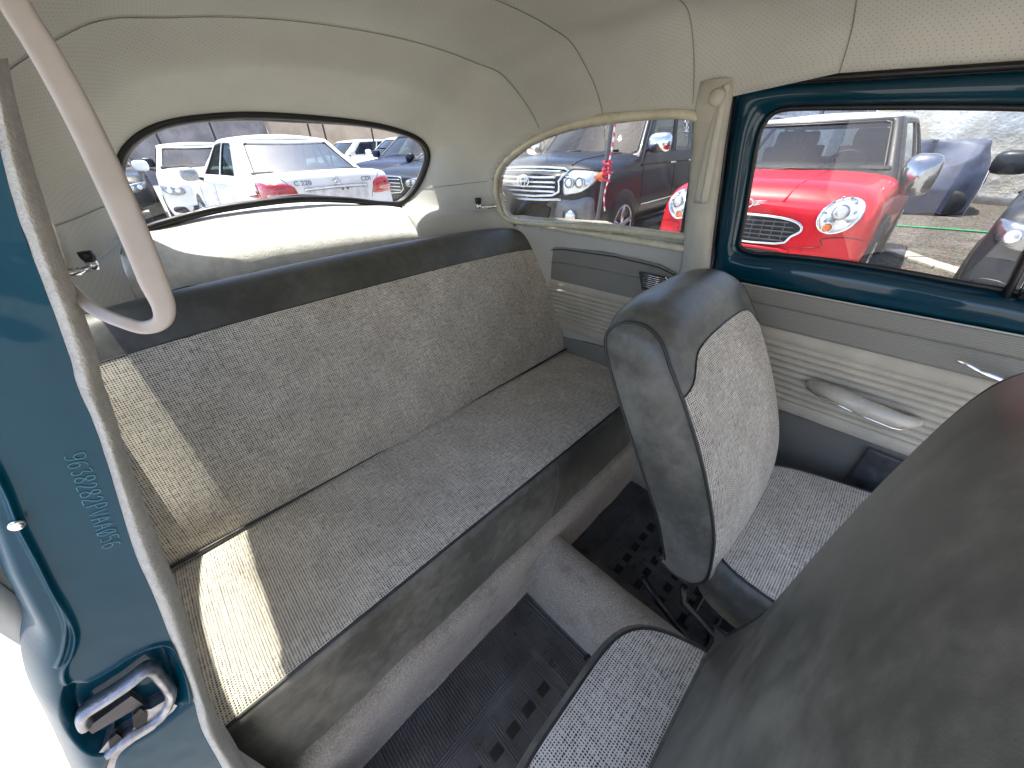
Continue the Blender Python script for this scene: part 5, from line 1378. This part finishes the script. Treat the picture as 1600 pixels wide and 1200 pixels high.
def generic(name, loc_, psi, paint, L, W_, hood, roof_, kw, suv=False, glass=DGLASS, grille=None, plate=False, lampz=None):
    H2 = L / 2; zb = .26 if not suv else .38
    st = nose(H2, W_, .26, zb, hood - .12, hood - .04, hood - .20, hood - .12) + [(H2 - .36, W_ * .985, zb, hood - .08, hood - .0), (H2 - .9, W_ * .99, zb, hood - .03, hood + .06), (H2 - 1.25, W_, zb, hood, hood + .08), (0, W_, zb, hood + .04, hood + .08), (-H2 + .9, W_, zb, hood + .05, hood + .10), (-H2 + .12, W_ * .97, zb + .03, hood + .02, hood + .08), (-H2 + .02, W_ * .85, zb + .1, hood - .08, hood - .02), (-H2, W_ * .5, zb + .2, hood - .15, hood - .1)]
    c = Car(name, loc_, psi, paint, st, dict(fb=H2 - 1.12, fr=H2 - 1.85, rb=-H2 + (.12 if suv else .55), rr=-H2 + (.35 if suv else 1.25), wb=W_ * .90, wr=W_ * .70, zb=hood + .06, zr=roof_, arc=.04, crown=.04), glass=glass, **kw)
    lz = lampz or hood - .24
    for sg_ in (1, -1):
        hl = c.decal('headlight', 'front', [(sg_ * W_ * .58, lz - .04), (sg_ * W_ * .60, lz + .05), (sg_ * W_ * .88, lz + .10), (sg_ * W_ * .95, lz + .09), (sg_ * W_ * .90, lz - .02), (sg_ * W_ * .75, lz - .07)], LENSD if paint is not WHITEP else plain("smoky lamp", (.3, .31, .32), .15, .4, coat=1), .008, .02)
        for q in (.68, .81):
            p = c.ray('front', sg_ * W_ * q, lz + .015, .03); v, f = disc(p, (1, sg_ * .2, 0), .042, .014, 14); obj('headlight_bowl', v, f, LENS, hl)
    if grille == 'star':
        c.decal('grille_panel', 'front', [(-.40, lz - .16), (-.46, lz + .04), (-.36, lz + .11), (.36, lz + .11), (.46, lz + .04), (.40, lz - .16)], BLACKP, .006, rim=CHROME, rimr=.012)
        for k in range(4): z = lz - .12 + k * .062; c.line('grille_bar', 'front', [(-.40, z), (0, z), (.40, z)], .010, CHROME, .014)
        p = c.ray('front', 0, lz - .02, .04); three_star(p, .095, (Vector((0, 1, 0)), Vector((0, 0, 1))), CHROME, c.p)
    else:
        c.decal('grille_panel', 'front', [(-.34, lz - .10), (-.38, lz), (-.34, lz + .05), (.34, lz + .05), (.38, lz), (.34, lz - .10)], BLACKP, .006, rim=CHROME if not grille == 'plain' else GREYP, rimr=.008)
        for k in range(2): z = lz - .07 + k * .055; c.line('grille_bar', 'front', [(-.33, z), (0, z), (.33, z)], .007, CHROME, .012)
    c.decal('lower_intake', 'front', [(-.45, zb + .08), (-.50, zb + .17), (-.4, zb + .22), (.4, zb + .22), (.50, zb + .17), (.45, zb + .08)], BLACKP, .008)
    for sg_ in (1, -1): c.decal('fog_recess', 'front', [(sg_ * .58, zb + .10), (sg_ * .62, zb + .20), (sg_ * .78, zb + .20), (sg_ * .78, zb + .12)], BLACKP, .008)
    c.wheels((H2 - .85, -H2 + .85), W_, .33 if not suv else .37)
    c.mirror(H2 - 1.42, W_ + .13, hood + .16, paint)
    for sd in ('left', 'right'):
        for xx in (H2 - 1.22, -.10): c.line('door_gap', sd, [(xx, zb + .1), (xx - .02, .6), (xx - .02, hood - .02)], .004, BLACKP, .001)
    c.handles((H2 - 2.0,), hood - .10, W_, paint if paint is not WHITEP else GREYP)
    v, f = tube([c.face('front', -.6, .02, .02), c.face('front', 0, .10, .02), c.face('front', .5, .06, .02)], .009, 6); obj('wiper', v, f, BLACKP, c.p)
    return c
# white hatchback facing the camera at the left of the white saloon
generic('hatchback_car', (-11.6, 1.75, -.12), R(-6), WHITEP, 4.2, .88, .96, 1.46, lab('white hatchback facing us, left of the white saloon', 'car'), glass=m_glass("pale hatchback glass", (0.42, 0.46, 0.50), -.5))
generic('estate_car', (-12.9, -.10, -.12), R(-4), DGREY, 4.6, .90, 1.0, 1.52, lab('dark grey estate facing us, left of the white hatchback', 'car'), suv=True)
generic('saloon_car', (-8.03, 6.50, -.12), R(275), BLACKC, 4.7, .92, .93, 1.42, lab('black saloon with star emblem on its slatted grille, right edge of rear window', 'car'), grille='star')
generic('saloon_car', (-10.25, 6.85, -.12), R(286), NAVY, 4.7, .92, 1.02, 1.60, lab('dark navy car with large sloping windscreen, right of the white saloon roof', 'car'), suv=True)
generic('van', (-13.6, 8.2, -.12), R(280), WHITEP, 4.6, .90, 1.05, 1.62, lab('white people carrier with dark windows behind the navy car', 'people carrier'), suv=True)
generic('van', (-16.6, 7.6, -.12), R(280), WHITEP, 4.4, .90, 1.05, 1.60, lab('second white car roof, farthest back beside the metal posts', 'car'), suv=True, grille='plain')
generic('saloon_car', (1.58, 6.4, -.245), R(262), DGREY, 4.6, .90, .98, 1.45, lab('dark grey car cut off at the right edge of the door window', 'car'), suv=False)

# ---- car under a blue tarpaulin
tc = empty('covered_car', (-.22, 12.5, -.245), 0, **lab('car wrapped in a creased blue tarpaulin against the whitewashed wall', 'covered car'))
TARP = plain("blue tarpaulin", (0.055, 0.07, 0.12), 0.6, var=0.2, vscale=2, coat=.1)
TP = []
for i in range(70):
    a = 2 * math.pi * i / 69; row = []
    for j in range(40):
        t = j / 39
        hx, hy = 1.55, 2.1
        k = (abs(math.cos(a)) ** 3 + abs(math.sin(a)) ** 3) ** (-1 / 3)
        X, Y = math.cos(a) * k, math.sin(a) * k
        top = 1.24 - .38 * max(0, Y * -1 - .35) / .65 * (1 if Y < 0 else 0)
        if t < .45: r_ = t / .45 * .78; z = top - .04 * r_ * r_
        else:
            q = (t - .45) / .55; r_ = .78 + .22 * math.sin(min(1, q * 1.3) * math.pi / 2); z = (top - .03) * (1 - q) ** .85 + .02 * q
        cr = .055 * noise.noise((X * r_ * 2.2, Y * r_ * 1.6, z * 1.4)) + .05 * abs(noise.noise((X * 5, Y * 4, z * 2.5 + 3)))
        fold = .06 * math.sin(a * 11 + 2 * z) * max(0, t - .5) - .14 * max(0, t - .62); cr += .035 * abs(noise.noise((X * r_ * 3 + z * 4, Y * r_ * 2 - z * 3, 5))) - .02 * abs(noise.noise((X * r_ * 7, z * 8 + Y, 2)))
        row.append(((X * (r_ + fold)) * hx * .62 + cr, Y * (r_ + fold) * hy * .55 + cr, max(.01, z + cr * .9)))
    TP.append(row)
grid_obj('tarpaulin', TP, TARP, tc, uv=False)
for yy, zz in ((-.95, .5), ):
    v, f = tube([( .86, -1.12, .95), (.90, -1.17, .5), (.88, -1.20, .05)], .004, 6); obj('tie_cord', v, f, WH, tc)
for xx in (.62,):
    v, f = disc((xx, -.9, .22), (0, -1, 0), .22, .12, 24); obj('tyre', v, f, TYRE, tc)

# ---- whitewashed wall, shed, rear wall
WW, nt_, b_ = node_mat("flaking whitewashed masonry"); co = coord(nt_)
f1_ = noise_n(nt_, .7, 6, .7, co); f2_ = noise_n(nt_, 3.5, 6, .7, co)
cb = mixc(nt_, maprange(nt_, f1_, .42, .62), (.80, .78, .71), (.55, .50, .40)); cb = mixc(nt_, maprange(nt_, f2_, .50, .68), cb, (.72, .69, .61))
nt_.links.new(cb, b_.inputs['Base Color']); b_.inputs['Roughness'].default_value = .9; bump(nt_, b_, f2_, .08, .8)
def wall(name, a, b, z0, z1, th, mat, n=60, rel=.05, **k):
    a = Vector(a); b = Vector(b); dd = (b - a); nn = Vector((-dd.y, dd.x)).normalized(); o_ = empty(name, ((a.x + b.x) / 2, (a.y + b.y) / 2, z0), **k) if k else None
    rows = []
    for i in range(n + 1):
        p = a + dd * i / n; row = []
        for j in range(25):
            z = z0 + (z1 - z0) * j / 24; r_ = rel * noise.noise((p.x * 1.3 + p.y, z * 1.6, p.y * .7)) + rel * .4 * noise.noise((p.x * 5 + p.y * 5, z * 6, 1))
            row.append((p.x + nn.x * r_ - (o_.location.x if o_ else 0), p.y + nn.y * r_ - (o_.location.y if o_ else 0), z - (z0 if o_ else 0)))
        rows.append(row)
    return o_, grid_obj('wall_face' if o_ else name, rows, mat, o_, uv=False, mods=[('SOLIDIFY', dict(thickness=th, offset=0))])
wall('boundary_wall', (-1.6, 15.2), (13, 9.2), -.3, 5.2, .3, WW, label='rough whitewashed wall behind the tarpaulin-covered car', cat='wall')
wall('boundary_wall', (-32, -14), (-30, 8.5), -.3, 5.5, .3, plain("mauve grey concrete", (.30, .27, .265), .9, var=.15, vscale=1.2, bumpd=.05, bscale=4), label='long mauve grey concrete wall behind the parked cars at the rear left', cat='wall')
wall('boundary_wall', (-30.0, 8.6), (-16, 26), -.3, 5.2, .3, plain("peach plaster", (.52, .40, .29), .9, var=.08, vscale=1, bumpd=.03, bscale=5), label='peach plastered wall behind the posts at the rear right', cat='wall')
wall('boundary_wall', (-16, 24), (-5, 17), -.3, 5.0, .3, plain("weathered grey render", (.40, .39, .37), .9, var=.12, vscale=1.2, bumpd=.03, bscale=5), label='weathered grey wall far behind the black four-wheel drive', cat='wall')
wall('boundary_wall', (13.2, 9.0), (9.0, -16), -.3, 5.2, .3, WW, label='unseen whitewashed wall added ahead of the car to reflect warm fill light', cat='wall')  # out of view; added to bounce warm sunlight back into the cabin
# open shed left of the whitewashed wall
sh = empty('shed', (-3.6, 14.2, -.245), label='pale metal sided shed with grey posts behind the red car roof', cat='shed')
mm = MB()
for k in range(26): mm.box((-2.6 + k * .18, .3 + .01 * (k % 2), 2.2), (.17, .03, 4.4))
for k in range(26):
    obj('cladding_sheet', [(-2.69 + k * .18, .28 - .02 * (k % 2), 0), (-2.52 + k * .18, .28 - .02 * (k % 2), 0), (-2.52 + k * .18, .28 - .02 * (k % 2), 4.2), (-2.69 + k * .18, .28 - .02 * (k % 2), 4.2),
        (-2.69 + k * .18, .32, 0), (-2.52 + k * .18, .32, 0), (-2.52 + k * .18, .32, 4.2), (-2.69 + k * .18, .32, 4.2)], [(0,1,2,3),(7,6,5,4),(0,3,7,4),(1,5,6,2),(3,2,6,7)],
        plain("pale cladding", (.60, .62, .64), .5, .2) if k == 0 else bpy.data.materials["pale cladding"], sh, smooth=False)
for px_, wd in ((-1.6, .12), (-.2, .3), (.9, .10), (1.55, .45)):
    m = MB(); m.box((px_, -.1, 2.1), (wd, .2, 4.2)); m.build('post', plain("grey shed post", (.28, .28, .29), .6), sh, mods=[('BEVEL', dict(width=.01))])
# posts and cables at the rear wall
for k, (u, v0, v1) in enumerate([(345, 195, 238), (258, 205, 240), (496, 178, 262), (521, 178, 262), (592, 190, 262)]):
    dd_ = 14.5 if u > 400 else 17; q = at(u, v1, 0, -dd_); y_ = q[1]
    pt = empty('metal_post', (-dd_, y_, -.13), label='%s thin dark metal post against the rear wall' % ['short', 'leftmost', 'slightly leaning', 'tall straight', 'rightmost'][k], cat='post', group='thin metal posts by the rear wall')
    ln = (0, .0 if k != 2 else .12); v, f = tube([(0, 0, 0), (0, ln[1] * .5, 2.0), (0, ln[1], 4.2)], .028, 8); obj('shaft', v, f, BLACKP, pt)
    v, f = disc((0, 0, 0), (0, 0, 1), .09, .03, 12); obj('base_plate', v, f, BLACKP, pt)
cbz = MB()
for zz in (2.35, 2.7): cbz.tube([(-14.5 - .3 * math.sin(t * 3), t * 14 - 3, zz - .12 * math.sin(t * math.pi * 3) ** 2 + .5 * t) for t in np.linspace(0, 1.2, 50)], .010, 5)
tag(cbz.build('overhead_cable', BLACKP), 'thin dark cables sagging between the rear metal posts', 'cable')

# ---- pole with rope in front of the black car
pb_, pt_ = at(932, 355, 1, 2.75), at(955, 199, 1, 2.75); dv = (pt_ - pb_); dv /= dv[2]
base = pb_ + dv * (-.245 - pb_[2]); 
pl = empty('leaning_pole', tuple(base), label='slim grey pole leaning in front of the black four-wheel drive', cat='pole')
v, f = tube([tuple(dv * t) for t in np.linspace(0, 2.6, 10)], .016, 10); obj('shaft', v, f, plain("grey pole metal", (.12, .12, .13), .4, .4), pl)
v, f = disc((0, 0, 0), (0, 0, 1), .10, .03, 20); obj('foot', v, f, GREYP, pl)
ROPE, nt_, b_ = node_mat("red and white twisted rope"); co = coord(nt_); sx = N(nt_, "ShaderNodeSeparateXYZ"); nt_.links.new(co, sx.inputs[0])
wv = math_n(nt_, 'SINE', math_n(nt_, 'ADD', math_n(nt_, 'MULTIPLY', sx.outputs[2], 110.0), math_n(nt_, 'MULTIPLY', sx.outputs[0], 90.0)))
nt_.links.new(mixc(nt_, maprange(nt_, wv, -.2, .2), (.62, .03, .07), (.75, .70, .68)), b_.inputs['Base Color']); b_.inputs['Roughness'].default_value = .8
rp = [at(961, 190, 1, 2.71), at(959, 215, 1, 2.71), at(955, 240, 1, 2.70), at(950, 256, 1, 2.70)]
ro = Vector(rp[0]); rope = empty('rope', tuple(ro), label='red and white rope knotted round the leaning pole', cat='rope')
top = rp[0] + (rp[0] - rp[1]) * 4
v, f = tube(catmull([p - np.array(ro) for p in [top] + rp], 8), .006, 8); obj('hanging_length', v, f, ROPE, rope)
v, f = tube(catmull([at(*p, 1, 2.70) - np.array(ro) for p in [(950,262),(952,276),(947,292),(944,310),(945,330)]], 8), .0055, 8); obj('rope_tail', v, f, ROPE, rope)
kc = at(948, 268, 1, 2.73) - np.array(ro); REDR = plain("red rope", (.60, .02, .06), .8)
kn = [kc + np.array([.030 * math.cos(t * 5.5), .03 * math.sin(t * 5.5), .055 - .11 * t / 6.28 * 1.0 + .02 * math.sin(t * 3)]) for t in np.linspace(0, 6.28, 60)]
v, f = tube(kn, .0075, 7); obj('knot', v, f, REDR, rope)
# hose and kerb
v, f = tube([(x_, 9.75 + .05 * math.sin(x_ * 2), -.232) for x_ in np.linspace(-1.5, 5, 40)], .018, 7); o = obj('garden_hose', v, f, plain("green hose", (.03, .30, .10), .4)); tag(o, 'green hose lying across the gravel', 'hose')
kb = empty('kerb', (1.5, 6.0, -.245), label='row of pale dusty kerb stones at the edge of the gravel', cat='kerb')
KS = plain("pale dusty stone", (.46, .43, .38), .85, var=.15, vscale=6, bumpd=.01, bscale=30)
for k in range(9):
    t = k * .42; dx_, dy_ = .61, -.79
    m = MB(); m.box((-1.4 + dx_ * t, 1.25 + dy_ * t, .02 + .006 * math.sin(k * 5)), (.40, .22, .06), Matrix.Rotation(math.atan2(dy_, dx_) + .02 * math.sin(k * 3), 3, 'Z')); m.build('kerb_stone', KS, kb, mods=[('BEVEL', dict(width=.012, segments=2))])
bpy.context.view_layer.update()
